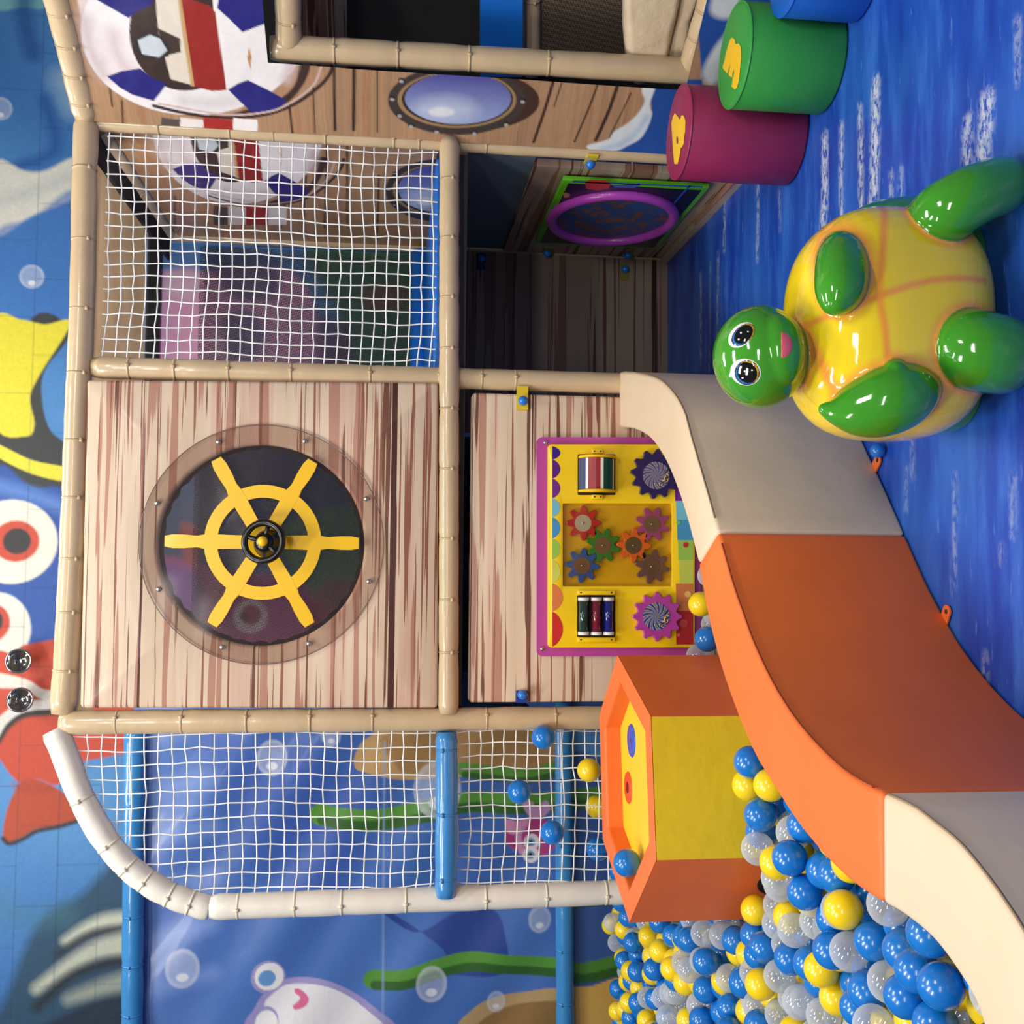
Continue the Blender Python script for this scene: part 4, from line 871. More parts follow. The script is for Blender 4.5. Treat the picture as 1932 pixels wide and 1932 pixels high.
def net(name, xs_of_z, zs, xr, label, cell_x, cell_z, ztop_of_x, seed, y=0.0, sag=.005, rad=.0026):
    """knotted cord net: strands run between irregular edges"""
    x0, x1 = xr; z0, z1 = zs; nx, nz_ = int(round((x1-x0)/cell_x)), int(round((z1-z0)/cell_z)); r_ = np.random.default_rng(seed)
    ph = r_.uniform(0, 6.3, 8)
    jx = r_.normal(size=(nx+1, nz_+1))*.0016; jz = r_.normal(size=(nx+1, nz_+1))*.0016
    def node(i, j):
        x = x0+(x1-x0)*i/nx; z = z0+(z1-z0)*j/nz_
        x += sag*math.sin(z*7+ph[0])+.5*sag*math.sin(z*17+x*9+ph[1]); z += sag*math.sin(x*8+ph[2])+.5*sag*math.sin(x*19+z*5+ph[3])
        return np.array((x+jx[i, j], y-.004*math.sin(x*5+z*4+ph[4]), z+jz[i, j]))
    def ok(p): return xs_of_z(p[2]) < p[0] and p[2] < ztop_of_x(p[0])
    mb = MB()
    for j in range(nz_+1):
        run = [node(i, j) for i in range(nx+1)]; run = [p for p in run if ok(p)]
        if len(run) > 1:
            e0 = np.array((xs_of_z(run[0][2])-.012, y, run[0][2]+.004)); e1 = np.array((x1+.012, y, run[-1][2]))
            if ok(run[0]): mb.tube([e0]+run+[e1], rad, 5, 0, False)
    for i in range(nx+1):
        run = [node(i, j) for j in range(nz_+1)]; run = [p for p in run if ok(p)]
        if len(run) > 1:
            zt_ = min(z1+.012, ztop_of_x(run[-1][0])+.012); mb.tube([np.array((run[0][0], y, z0-.014))]+run+[np.array((run[-1][0], y, zt_))], rad, 5, 0, False)
    o = mb.build(name, CORD); tag(o, label, 'net', 'white cord nets'); return o
a = onY(185, 690, 0); b = onY(826, 245, 0)
net('cord_net', lambda z: 1.2, (b[2]+.012, a[2]-.02), (1.2+.055, XC-.045), 'white cord net across the upper storey in front of the lifebuoy print', .0445, .0415, lambda x: 9, 3, 0.0)
HX = np.array([[p[0], p[2]] for p in hoopP]+[[st[1][0], st[1][2]], [st[2][0], st[2][2]], [st[3][0], .1]]); HX = HX[np.argsort(HX[:, 1])]
xb = lambda z: float(np.interp(z, HX[:, 1], HX[:, 0]))+.035
HX2 = np.array([[p[0], p[2]] for p in hoopP]); HX2 = HX2[np.argsort(HX2[:, 0])]
zb_ = lambda x: float(np.interp(x, HX2[:, 0], HX2[:, 1]))-.03
net('cord_net', xb, (ZM+.045, ZT-.03), (-.61, -.045), 'white cord net inside the upper curve of the white hoop', .047, .0455, zb_, 8, 0.0)
net('cord_net', xb, (.45, ZM-.045), (-.61, -.045), 'white cord net under the blue crossbar holding stray balls', .044, .0425, lambda x: 9, 12, 0.0)

# lamps fixed to the mural wall
for (c, lab) in (((35, 1248), 'round chrome spotlight on the mural wall, nearer the plank panel'), ((38, 1321), 'round chrome spotlight on the mural wall, nearer the white hoop')):
    p = onY(c[0], c[1], 1.80); t = thing('wall_spotlight', p, lab, 'spotlight', 'spotlights on the mural wall'); ax = np.array((.15, -.93, -.3)); ax /= np.linalg.norm(ax)
    mb = MB(); mb.lathe([(.001, -.05), (.03, -.05), (.045, -.02), (.062, .03), (.058, .034), (.05, .03), (.03, -.005), (.001, -.012)], p, ax, 32); mb.build('lamp_housing', CHROME, t)
    mb = MB(); mb.lathe([(.001, .036), (.035, .034), (.056, .03)], p, ax, 32); mb.build('lamp_lens', clear('lens'+str(c[1]), (225, 225, 225), .12, (90, 90, 85), .05, .6), t)
    mb = MB(); mb.tube([p-ax*.04, p+np.array((.0, .06, .03)), np.array((p[0]+.0, 1.895, p[2]+.05))], .012, 10); mb.build('lamp_arm', plain('lamp_arm_cream', (190, 180, 150), .4), t)
# ------------------------------------------------------------------ curved soft wall round the ball pit
HW = .5
def to_plan(pts): return [onZ(p[0], p[1], HW) for p in pts]
o1 = [(1168, 701), (1200, 703), (1240, 714), (1270, 742), (1290, 778), (1301, 820), (1330, 920), (1353, 1004)]
i1 = [(1168, 806), (1196, 810), (1226, 828), (1254, 868), (1278, 925), (1297, 985), (1317, 1064)]
o2 = [(1353, 1004), (1378, 1094), (1398, 1154), (1421, 1217), (1457, 1292), (1501, 1361), (1558, 1425), (1608, 1466), (1663, 1494)]
i2 = [(1317, 1064), (1335, 1164), (1354, 1240), (1371, 1295), (1398, 1368), (1428, 1435), (1461, 1488), (1501, 1551), (1555, 1618), (1608, 1668), (1664, 1705)]
o3 = [(1663, 1494), (1718, 1520), (1755, 1547), (1805, 1588), (1855, 1648), (1897, 1707), (1934, 1768), (1990, 1890)]
i3 = [(1664, 1705), (1701, 1726), (1755, 1771), (1798, 1826), (1836, 1888), (1853, 1935), (1880, 2020), (1905, 2110)]
def smooth_out(P, n):
    P = spline(P, 8); P = np.array(P); cum = np.concatenate([[0], np.cumsum(np.linalg.norm(np.diff(P, axis=0), axis=1))]); t = np.linspace(0, cum[-1], n)
    return np.stack([np.interp(t, cum, P[:, i]) for i in range(3)], 1)
def soft_wall(name, ou, inn, mat, label, n=28):
    A, B = smooth_out(to_plan(ou), n), smooth_out(to_plan(inn), n)
    A[:, 2] = B[:, 2] = HW; mb = MB(); vs = []
    for i in range(n):
        a, b = A[i], B[i]; vs += [np.array((a[0], a[1], .0)), a, b, np.array((b[0], b[1], .0))]
    fs = []
    for i in range(n-1):
        q = 4*i; fs += [(q, q+4, q+5, q+1), (q+1, q+5, q+6, q+2), (q+2, q+6, q+7, q+3), (q+3, q+7, q+4, q)]
    fs += [(0, 1, 2, 3), tuple(4*(n-1)+k for k in (3, 2, 1, 0))]
    mb.add(vs, fs, 0, False); o = mb.build(name, mat)
    m = o.modifiers.new('bevel', 'BEVEL'); m.width = .012; m.segments = 3; m.limit_method = 'ANGLE'; m.angle_limit = .9
    for p in o.data.polygons: p.use_smooth = True
    seam = MB(); seam.tube([p+np.array((0, 0, -.004)) for p in A[1:-1]], .0022, 6); 
    c = A.mean(0); recentre(o)
    dk = plain(name+'_seam'+str(len(bpy.data.materials)), (150, 128, 100) if mat is BEIGE else (190, 84, 36), .6)
    s = seam.build('piping', dk, o)
    tag(o, label, 'soft wall', 'soft wall sections round the ball pit'); return o, A, B
w1, A1, B1 = soft_wall('soft_wall_section', o1, i1, BEIGE, 'beige foam wall section behind the turtle, joined to the tan post')
w2, A2, B2 = soft_wall('soft_wall_section', o2, i2, ORANGE, 'orange curved foam wall section between the two beige ones')
w3, A3, B3 = soft_wall('soft_wall_section', o3, i3, BEIGE, 'beige foam wall section nearest the camera at the near end of the pit')
def tab(px, py, par, d, label=None):
    c = onZ(px, py, .004); d = np.array(d, float); d /= np.linalg.norm(d); e = np.array((-d[1], d[0], 0)); mb = MB()
    L_ = [c-d*.05+e*.016, c-d*.05-e*.016]+[c+(.016*math.sin(t)*-e+.016*math.cos(t)*d)*1.0 for t in np.linspace(PI/2, -PI/2, 10)]
    L_ = [c-d*.06-e*.016, c-d*.06+e*.016]+[c+e*.016*math.cos(t)+d*.016*math.sin(t) for t in np.linspace(0, PI, 10)]
    mb.prism(L_, (0, 0, .004)); q = mb.build('anchor_tab', ORANGE, par, label)
    k_ = MB(); k_.lathe([(.001, .0045), (.006, .0045)], c, (0, 0, 1), 12); k_.build('tab_hole', DARK, q)
WL[w2.name] = np.array(w2.location); WL[w1.name] = np.array(w1.location)
tab(1788, 1154, w2, (.75, -.45, 0), 'orange fixing tab')
tab(1658, 868, w1, (.6, -.7, 0), 'orange fixing tab')
c = onZ(1656, 850, .02); mb = MB(); mb.ball((c[0], c[1], .02), .02, 18, 12); mb.build('peg_ball', BLUEB, w1, 'small blue ball peg')

# ------------------------------------------------------------------ hexagonal ball basket
bk = thing('hexagon_basket', (-.12, -.52, .02), 'orange and yellow hexagonal foam basket standing in the ball pit', 'basket')
ZB = .60
FR_, FL_, RR_, LL_ = onZ(1228, 1352, ZB), onZ(1238, 1623, ZB), onZ(1162, 1246, ZB), onZ(1188, 1741, ZB)
side = np.linalg.norm(FR_-FL_); dx = (FR_-FL_)/side; nb = np.array((-dx[1], dx[0], 0)); mid = (FR_+FL_)/2
rad = (side+np.linalg.norm(RR_-FR_)+np.linalg.norm(LL_-FL_))/3*.985; ctr = mid+nb*rad*.866
hexp = [ctr+rad*(math.cos(math.radians(a))*dx+math.sin(math.radians(a))*nb) for a in (-60, 0, 60, 120, 180, 240)]
hexp[0], hexp[5] = FR_, FL_
hexp[1] = hexp[1]*.4+RR_*.6; hexp[4] = hexp[4]*.4+LL_*.6
names = ['orange', 'orange', 'orange', 'orange', 'orange', 'yellow']
inn_ = [ctr+(p-ctr)*.78 for p in hexp]
dn = np.array((0, 0, .055)); bz = np.array((0, 0, ZB-.03))
def quad_slab(name, P, mat, label=None):
    mb = MB(); m_ = sum(P)/len(P); n_ = np.cross(P[1]-P[0], P[2]-P[0]); n_ /= np.linalg.norm(n_); 
    if n_@(ctr-m_) < 0: n_ = -n_
    n_[2] = 0; mb.prism(P, n_*.03); o = mb.build(name, mat, bk, label); return o
for i in range(6):
    a, b = hexp[i], hexp[(i+1) % 6]
    low = np.array((0, 0, -ZB+.03)); up_ = np.array((0, 0, -.002)); P = [a+low, b+low, b+up_, a+up_]
    quad_slab('side_panel', P, YFOAM if i == 5 else ORANGE, 'yellow front side panel' if i == 5 else None)
mb = MB(); n = 6; vs = [p+np.array((0, 0, .0)) for p in hexp]+[p for p in inn_]+[p-dn for p in inn_]
fs = []
for i in range(6):
    j = (i+1) % 6; fs += [(i, j, 6+j, 6+i), (6+i, 6+j, 12+j, 12+i)]
mb.add(vs, fs, 0, False); q = mb.build('rim', ORANGE, bk, 'orange rim with sunken centre'); m = q.modifiers.new('bevel', 'BEVEL'); m.width = .008; m.segments = 3
mb = MB(); mb.add([p-dn*.98 for p in inn_], [tuple(range(6))], 0, False); mb.build('tray_floor', plain('basket_yellow', (250, 206, 44), .45, .05, var=.04), bk, 'yellow sunken floor')
zt_ = ZB-dn[2]*.98
for (c, r_, cc, nm, hole_) in (((1192, 1397), .052, (58, 86, 190), 'blue round spot', 0), ((1186, 1486), .05, (232, 80, 36), 'red round spot with a hole', .018)):
    p = onZ(c[0], c[1], zt_); mb = MB(); mb.lathe([(.001, .004), (r_-.003, .004), (r_, .001), (r_, 0)], p, (0, 0, 1), 40); q = mb.build('round_spot', plain(nm.replace(' ', '_'), cc, .5), bk, nm)
    mb = MB(); mb.lathe([(.001, .0048), (hole_ or .008, .0048)], p, (0, 0, 1), 24); mb.build('spot_hole' if hole_ else 'stitch', plain('spot_mark'+str(c[1]), (110, 20, 10) if hole_ else (110, 60, 80), .7), q)
# arched opening low in the left side: flat disc painted dark as its shaded inside
a, b = hexp[4], hexp[5]; e = (b-a)/np.linalg.norm(b-a); no = np.cross(e, (0, 0, 1.)); no = no if no@((a+b)/2-ctr) > 0 else -no
cA = (a+b)/2+e*.06; cA[2] = .17; cA = cA+no*.0015
mb = MB(); mb.add([cA+e*.11*math.cos(t)+np.array((0, 0, .11*math.sin(t))) for t in np.linspace(0, 2*PI, 40, endpoint=False)], [tuple(range(40))], 0, False); mb.build('round_opening', plain('opening_dark', (22, 18, 22), .8), bk, 'dark round opening')

# ------------------------------------------------------------------ soft stools
def stool(front_bot, topc, lo, hi, front_top, mat, label, push=(0, 0)):
    b = onZ(front_bot[0], front_bot[1], 0); zs = np.linspace(.1, .6, 501); h = zs[int(np.argmin([abs(proj((b[0], b[1], z))[0]-front_top) for z in zs]))]
    c = np.array([b[0], b[1], 0.]); v = (b-CC); v[2] = 0; v /= np.linalg.norm(v)
    m = lambda py: onZ(topc[0], py, h)
    rad_ = np.linalg.norm(m(lo)-m(hi))/2*.96; c = c+v*rad_+np.array((push[0], push[1], 0)); t = thing('soft_stool', (c[0], c[1], 0), label, 'stool', 'round soft stools')
    mb = MB(); mb.lathe([(.001, 0), (rad_-.01, 0), (rad_, .01), (rad_, h-.012), (rad_-.004, h-.003), (rad_-.012, h), (.001, h)], (c[0], c[1], 0), (0, 0, 1), 64)
    o = mb.build('cushion_body', mat, t)
    mb = MB(); mb.tube([(c[0]+(rad_-.002)*math.cos(a), c[1]+(rad_-.002)*math.sin(a), h-.005) for a in np.linspace(0, 2*PI, 65)], .004, 6, cap=False); mb.build('piping', mat, t)
    return t, c, rad_, h
def numeral(t, pts, h, hole=None):
    g = [(1180+x/3.864, y/3.864) for x, y in pts]; mb = MB(); P = [onZ(p[0], p[1], h+.0015) for p in g]
    me = bmesh.new(); f = me.faces.new([me.verts.new(tuple(p)) for p in P]); bmesh.ops.triangulate(me, faces=[f]); me.verts.ensure_lookup_table()
    me.verts.index_update(); mb.add([v.co for v in me.verts], [tuple(v.index for v in f.verts) for f in me.faces], 0, False); me.free()
    return mb.build('numeral', plain('numeral_yellow'+str(len(bpy.data.materials)), (255, 200, 30), .5), t, 'yellow numeral')
GR = plain('green_stool_vinyl', (52, 158, 66), .48, .05, var=.05, bump=.15, bscale=5, bdist=.02)
MA = plain('maroon_stool_vinyl', (150, 38, 86), .48, .05, var=.05, bump=.15, bscale=5, bdist=.02)
BL = plain('blue_stool_vinyl', (20, 96, 200), .48, .05, var=.05, bump=.15, bscale=5, bdist=.02)
t, c, r_, hG = stool((1598, 120), (1384, 122), 27, 219, 1413, GR, 'green round stool with a yellow numeral 3, between the maroon and blue ones')
q3 = numeral(t, [(780, 274), (797, 288), (803, 322), (828, 317), (842, 345), (844, 420), (836, 500), (828, 590), (812, 640), (797, 652), (774, 630), (780, 590), (783, 562), (770, 562), (755, 550), (752, 535), (738, 532), (712, 500), (708, 486), (722, 440), (735, 380), (752, 320), (766, 282)], hG)
for s_ in ([(764, 458), (756, 500), (748, 534), (744, 533), (752, 500)], [(790, 505), (784, 560), (778, 562), (780, 535)]):
    P = [onZ(1180+x/3.864, y/3.864, hG+.003) for x, y in s_]; mb = MB(); mb.add(P, [tuple(range(4))], 0, False); mb.build('numeral_gap', GR, q3)
t, c, r_, hM = stool((1532, 252), (1281, 256), 169, 344, 1306, MA, 'maroon round stool with a yellow numeral 4, nearest the crawl space', (-.012, .026))
q = numeral(t, [(360, 824), (378, 845), (398, 872), (408, 842), (420, 840), (432, 858), (438, 885), (436, 960), (428, 1000), (424, 1050), (412, 1076), (404, 1076), (395, 1140), (380, 1196), (356, 1196), (346, 1090), (340, 980), (335, 900), (345, 855)], hM)
P = [onZ(1180+x/3.864, y/3.864, hM+.003) for x, y in ((376, 988), (383, 1030), (378, 1050), (372, 1046), (370, 1010))]; mb = MB(); mb.add(P, [tuple(range(5))], 0, False); mb.build('numeral_gap', MA, q)
t, c, r_, hB = stool((1650, -30), (1478, -30), -120, 50, 1500, BL, 'blue round stool at the far right, only its edge in view', (.0, -.04))

# ------------------------------------------------------------------ turtle
TY = -1.42
sc_ = proj(onY(1690, 620, TY))[2]/FPX
prims = []   # (kind, data, colour)
def tp(px, py, y): return onY(px, py, y)
def rotY(a): c_, s_ = math.cos(a), math.sin(a); return np.array([[c_, 0, s_], [0, 1, 0], [-s_, 0, c_]])
tb_ = MB(); tb_.mats = []
def t_ell(px, py, y, rx, ry, rz, ang, col, pw=2):
    c_ = tp(px, py, y); M_ = rotY(math.radians(ang)); prims.append(('e', c_, np.array((rx, ry, rz)), M_, col, pw))
    t2 = MB(); t2.ball((0, 0, 0), (1, 1, 1), 48, 32); U_ = np.array(t2.v)
    if pw != 2: U_ = U_/((np.abs(U_[:, 0])**pw+np.abs(U_[:, 2])**pw+np.abs(U_[:, 1])**pw+1e-9)**(1/pw))[:, None]
    tb_.add([c_+M_@(p*np.array((rx, ry, rz))) for p in U_], t2.f)
def t_limb(pts, col):
    C_ = [np.append(tp(p[0], p[1], p[2]), p[3]*sc_) for p in pts]; S_ = spline(C_, 7); prims.append(('l', S_, None, None, col))
    for s_ in S_: tb_.ball(s_[:3], s_[3], 20, 14)
k_ = sc_
t_ell(1720, 600, -1.36, 234*k_, 130*k_, 194*k_, -8, 'g', 2.4)      # shell
t_ell(1671, 616, -1.46, 212*k_, 150*k_, 180*k_, 1, 'y', 2.7)      # belly
t_ell(1434, 674, -1.47, 93*k_, 90*k_, 84*k_, -8, 'g')        # head
t_ell(1472, 660, -1.54, 64*k_, 42*k_, 44*k_, -8, 'g')        # muzzle
t_limb([(1450, 668, -1.46, 56), (1496, 662, -1.41, 48)], 'g')
t_limb([(1588, 466, -1.50, 36), (1588, 492, -1.57, 45), (1586, 538, -1.615, 44), (1578, 566, -1.63, 28)], 'g')
t_limb([(1556, 772, -1.565, 12), (1590, 777, -1.575, 28), (1640, 768, -1.585, 54), (1690, 750, -1.605, 60), (1730, 738, -1.60, 40)], 'g')
t_limb([(1690, 700, -1.63, 20), (1690, 730, -1.615, 34)], 'g')
t_limb([(1756, 424, -1.56, 52), (1785, 400, -1.61, 56), (1830, 372, -1.63, 54), (1874, 354, -1.62, 52), (1886, 350, -1.60, 52)], 'g')
t_limb([(1800, 655, -1.56, 62), (1828, 658, -1.62, 69), (1866, 666, -1.63, 69), (1882, 670, -1.60, 70)], 'g')
body = tb_.build('turtle_tmp', GLOSSPAINT); m = body.modifiers.new('r', 'REMESH'); m.mode = 'VOXEL'; m.voxel_size = .0042; m.use_smooth_shade = True
m2 = body.modifiers.new('s', 'SMOOTH'); m2.factor = .5; m2.iterations = 10
dg = bpy.context.evaluated_depsgraph_get(); me = bpy.data.meshes.new_from_object(body.evaluated_get(dg)); bpy.data.objects.remove(body)
n = len(me.vertices); V = np.empty(n*3); me.vertices.foreach_get('co', V); V = V.reshape(-1, 3)
V[:, 2] = np.maximum(V[:, 2], 0.001); me.vertices.foreach_set('co', V.ravel())
def sdf(pr):
    if pr[0] == 'e':
        q = (V-pr[1])@pr[3]/pr[2]; pw = pr[5]
        if pw != 2: return ((np.abs(q[:, 0])**pw+np.abs(q[:, 2])**pw+np.abs(q[:, 1])**pw)**(1/pw)-1)*min(pr[2])
        return (np.linalg.norm(q, axis=1)-1)*min(pr[2])
    d = np.full(n, 9.)
    for s_ in pr[1]: d = np.minimum(d, np.linalg.norm(V-s_[:3], axis=1)-s_[3])
    return d
dist = [sdf(p) for p in prims]; dy = np.min(np.array([d for d, p in zip(dist, prims) if p[4] == 'y']), 0); dsh = dist[0]; dl = np.min(np.array([d for d, p in zip(dist[1:], prims[1:]) if p[4] == 'g']), 0)
# pixel-like sheet coordinates on the belly (turtle's own front plane)
org = tp(1690, 610, -1.6); PXs = 1690-(V[:, 2]-org[2])/k_; PYs = 610-(V[:, 0]-org[0])/k_
G1, G2, Y_, O_ = np.array(L(62, 152, 38)), np.array(L(40, 116, 32)), np.array(L(255, 222, 36)), np.array(L(255, 156, 66))
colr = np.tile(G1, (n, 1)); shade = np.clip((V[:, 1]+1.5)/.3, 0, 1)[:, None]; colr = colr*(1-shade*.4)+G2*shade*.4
fy = np.clip((np.minimum(dsh, dl)-dy)/.004+.5, 0, 1)
yel_ = np.tile(Y_, (n, 1))
def bl(a): 
    global yel_
    a = np.clip(a, 0, 1)[:, None]; yel_ = yel_*(1-a)+O_*a
def sline(pts, w):
    P = np.array(spline([np.array(p, float) for p in pts], 6)); d = np.full(n, 1e9)
    for a, b in zip(P[:-1], P[1:]):
        e = b-a; t = np.clip(((PXs-a[0])*e[0]+(PYs-a[1])*e[1])/(e@e), 0, 1); d = np.minimum(d, np.hypot(PXs-a[0]-t*e[0], PYs-a[1]-t*e[1]))
    bl(np.clip(1.25-d/w, 0, 1)*.85)
sline([(1520, 630), (1555, 605), (1600, 588), (1650, 570), (1700, 552), (1760, 538), (1850, 532)], 8)
sline([(1688, 385), (1668, 440), (1655, 500), (1648, 565), (1655, 620), (1665, 690)], 8)
sline([(1550, 600), (1562, 650), (1580, 700), (1606, 745)], 7)
bl(np.clip(1.1-dl/.022, 0, 1)*.9); bl(np.clip(1.05-(dsh-dy)/.014, 0, 1)*.75)
colr = colr*(1-fy[:, None])+yel_*fy[:, None]
tl = thing('turtle_statue', (1.12, -1.5, 0), 'glossy green turtle statue with a yellow belly standing on the blue floor', 'statue')
offt = loc_of(tl); me.vertices.foreach_set('co', (V-offt).ravel())
for ca in list(me.color_attributes): me.color_attributes.remove(ca)
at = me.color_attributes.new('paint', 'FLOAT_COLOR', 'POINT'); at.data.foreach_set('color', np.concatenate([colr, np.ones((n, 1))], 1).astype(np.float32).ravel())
me.materials.clear(); me.materials.append(GLOSSPAINT); me.polygons.foreach_set('use_smooth', [True]*len(me.polygons)); me.name = 'body'
link('body', me, tl)
bv = BVHTree.FromPolygons([tuple(p) for p in V], [tuple(p.vertices) for p in me.polygons])
def patch(name, rings, colf, label=None, lift=.0025, nseg=48, nring=18, mat=EYEPAINT):
    """thin painted lens laid on the statue's surface; rings: centre and boundary in the view"""
    c_, bfun = rings; vs, cl = [], []
    for j in range(nring+1):
        for i in range(nseg):
            t = 2*PI*i/nseg; e = bfun(t); px, py = c_[0]+(e[0]-c_[0])*j/nring, c_[1]+(e[1]-c_[1])*j/nring
            d = ray(px, py); d /= np.linalg.norm(d); h = bv.ray_cast(Vector(CC), Vector(d))
            p = np.array(h[0])+np.array(h[1])*lift*(1.15-(j/nring)**4); vs.append(p); cl.append(colf(px, py))
    fs = [(j*nseg+i, j*nseg+(i+1) % nseg, (j+1)*nseg+(i+1) % nseg, (j+1)*nseg+i) for j in range(nring) for i in range(nseg)]
    mb = MB(); me = bpy.data.meshes.new(name); me.from_pydata([tuple(np.array(p)-offt) for p in vs], [], fs)
    at = me.color_attributes.new('paint', 'FLOAT_COLOR', 'POINT'); at.data.foreach_set('color', np.array([tuple(c)+(1,) for c in cl], np.float32).ravel())
    me.materials.append(mat); me.polygons.foreach_set('use_smooth', [True]*len(me.polygons)); return link(name, me, tl, label)
def eye(c_, a, b, ang, pup, label):
    ca, sa = math.cos(ang), math.sin(ang)
    bf = lambda t: (c_[0]+a*math.cos(t)*ca-b*math.sin(t)*sa, c_[1]+a*math.cos(t)*sa+b*math.sin(t)*ca)
    pc, pa, pb, pg = pup
    def cf(px, py):
        def q(cx, cy, ra, rb, g=pg): 
            dx, dy_ = px-cx, py-cy; u_, v_ = dx*math.cos(g)+dy_*math.sin(g), -dx*math.sin(g)+dy_*math.cos(g); return math.hypot(u_/ra, v_/rb)
        col = np.array(L(246, 246, 242))
        if q(pc[0], pc[1], pa, pb) < 1:
            col = np.array(L(10, 12, 14))
            if q(pc[0], pc[1], pa*.92, pb*.92) < 1 and q(pc[0]+3, pc[1]-2, pa*.90, pb*.90) > 1: col = np.array(L(50, 110, 180))
            if q(pc[0], pc[1], pa*.95, pb*.95) < 1 and q(pc[0]-2.5, pc[1]+1.5, pa*.93, pb*.93) > 1: col = np.array(L(196, 160, 40))
            for hx, hy, hr in ((-4, -3, 1.7), (9, -5, 1.5), (-8, 9, 1.6)):  # small white highlights painted into the pupil
                if math.hypot(px-pc[0]-hx, py-pc[1]-hy) < hr: col = np.array(L(250, 250, 250))
        return col
    patch('eye', (c_, bf), cf, label, nseg=64, nring=30)
eye((1399, 632), 29, 19, -.75, ((1403, 632), 26, 15.5, -.75), 'dark eye with white rim')
eye((1407, 702), 29, 25, .25, ((1410, 703), 23, 23, .2), 'dark eye with white rim')
mouthb = spline([np.array(p, float) for p in ((1473, 628), (1481, 633), (1490, 642), (1494, 652), (1489, 664), (1476, 676), (1475, 652))], 8, True)
patch('mouth', ((1476, 651), lambda t: (1474+max(0, math.cos(t))*21, 651+24*math.sin(t))), lambda x, y: np.array(L(226, 96, 116)), 'pink open mouth', nseg=56, nring=8)

# ------------------------------------------------------------------ balls
BR = .041
WALLPTS = np.concatenate([B1, B2, B3])[:, :2]; WOUT = np.concatenate([A1, A2, A3])[:, :2]
hexc = ctr[:2]; hexpoly = np.array([p[:2] for p in hexp])
cand = []; r_ = random.Random(21); dxb = BR*2.03
rows = int(4.2/(dxb*.866))
mask_lay = [(.255, 0, 0), (.255-BR*1.62, dxb/2, dxb*.289), (.255-BR*3.24, 0, 0)]
def inpit(x, y):
    if y > DB-.05 or y < -2.45 or x < -1.75: return False
    if y > -.02 and x > -.0 and y < .1: pass
    if y > -.09 and x > -.06: return False
    if np.all([np.cross(hexpoly[(i+1) % 6]-hexpoly[i], np.array((x, y))-hexpoly[i]) > -(BR+.006)*np.linalg.norm(hexpoly[(i+1) % 6]-hexpoly[i]) for i in range(6)]): return False
    if math.hypot(x-xb(.3)+.035, y) < BR+.05: return False
    d = np.linalg.norm(WALLPTS-np.array((x, y)), axis=1); i = int(np.argmin(d)); t = WALLPTS[min(i+1, len(WALLPTS)-1)]-WALLPTS[max(i-1, 0)]
    side_ = t[0]*(y-WALLPTS[i][1])-t[1]*(x-WALLPTS[i][0])
    # walking from the post towards the camera the pit lies on the right-hand side
    return side_ < 0 and d[i] > BR+.004
def heap(x, y): return .09*math.exp(-(((x+.10)/.15)**2+((y+1.12)/.2)**2))+.05*math.exp(-(((x+.1)/.3)**2+((y+1.6)/.45)**2))-.03*max(0, y)-.10*min(1, max(0, (x-.02)/.15))*(1 if y > -1.05 else 0)
for lay, (z, ox, oy) in enumerate(mask_lay):
    for j in range(rows):
        for i in range(48):
            x = -1.75+i*dxb+(dxb/2 if j % 2 else 0)+ox+r_.gauss(0, .03); y = -2.5+j*dxb*.866+oy+r_.gauss(0, .03)
            if inpit(x, y): cand.append([x, y, z+heap(x, y)+r_.gauss(0, .022), lay])
cand = np.array(cand); Pb = cand[:, :3].copy()
inview = []
for p in Pb: v = proj(p); inview.append(v[2] > .3 and -60 < v[0] < 1990 and 0 < v[1] < 1990)
K = np.array(inview); Pb = Pb[K]; lay = cand[K, 3]
for it in range(22):
    D = Pb[:, None]-Pb[None]; d = np.sqrt((D**2).sum(-1))+np.eye(len(Pb))*9; ov = np.clip(2*BR-d, 0, None); Pb += (D/d[..., None]*ov[..., None]*.5).sum(1)*.7
ok = np.array([inpit(p[0], p[1]) for p in Pb]); Pb = Pb[ok]; lay = lay[ok]
# stray balls: where the photo shows them
def at_net(px, py, y): return onY(px, py, y)
colw = [0.39, 0.30, 0.31]; kinds = np.array([r_.choices((0, 1, 2), colw)[0] for _ in Pb])
# how much of each ball is in sight
occ = []
for o_ in list(bpy.data.objects):
    if o_.name.startswith(('soft_wall_section', 'side_panel', 'rim', 'hoop_upright')) and o_.type == 'MESH':
        off = loc_of(o_) if o_.parent is None else loc_of(o_.parent)
        off = np.array(o_.location) if o_.parent is None else loc_of(o_.parent)
        occ.append(BVHTree.FromPolygons([tuple(np.array(v.co)+off) for v in o_.data.vertices], [tuple(p.vertices) for p in o_.data.polygons]))
def sight(P, kinds):
    w = np.array([proj(p)[2] for p in P]); dirs = P-CC; score = np.zeros(len(P)); offs = [(0, 0)]+[(.62*math.cos(t), .62*math.sin(t)) for t in np.linspace(0, 2*PI, 8, endpoint=False)]+[(.9*math.cos(t), .9*math.sin(t)) for t in np.linspace(.2, 2*PI+.2, 8, endpoint=False)]
    for i in range(len(P)):
        for a, b in offs:
            q = P[i]+AR*a*BR+AU*b*BR; d = q-CC; Ld = np.linalg.norm(d); d = d/Ld
            v = proj(q)
            if not (0 <= v[0] < 1932 and 0 <= v[1] < 1932): continue
            t = dirs@d; near = (t < Ld-.02) & (kinds != 2); near[i] = False
            dd = np.linalg.norm(dirs[near]-t[near, None]*d, axis=1)
            if (dd < BR).any(): continue
            if any((h := b_.ray_cast(Vector(CC), Vector(d), Ld-BR*.9))[0] is not None for b_ in occ): continue
            score[i] += 1/w[i]**2
    return score
S_ = sight(Pb, kinds)
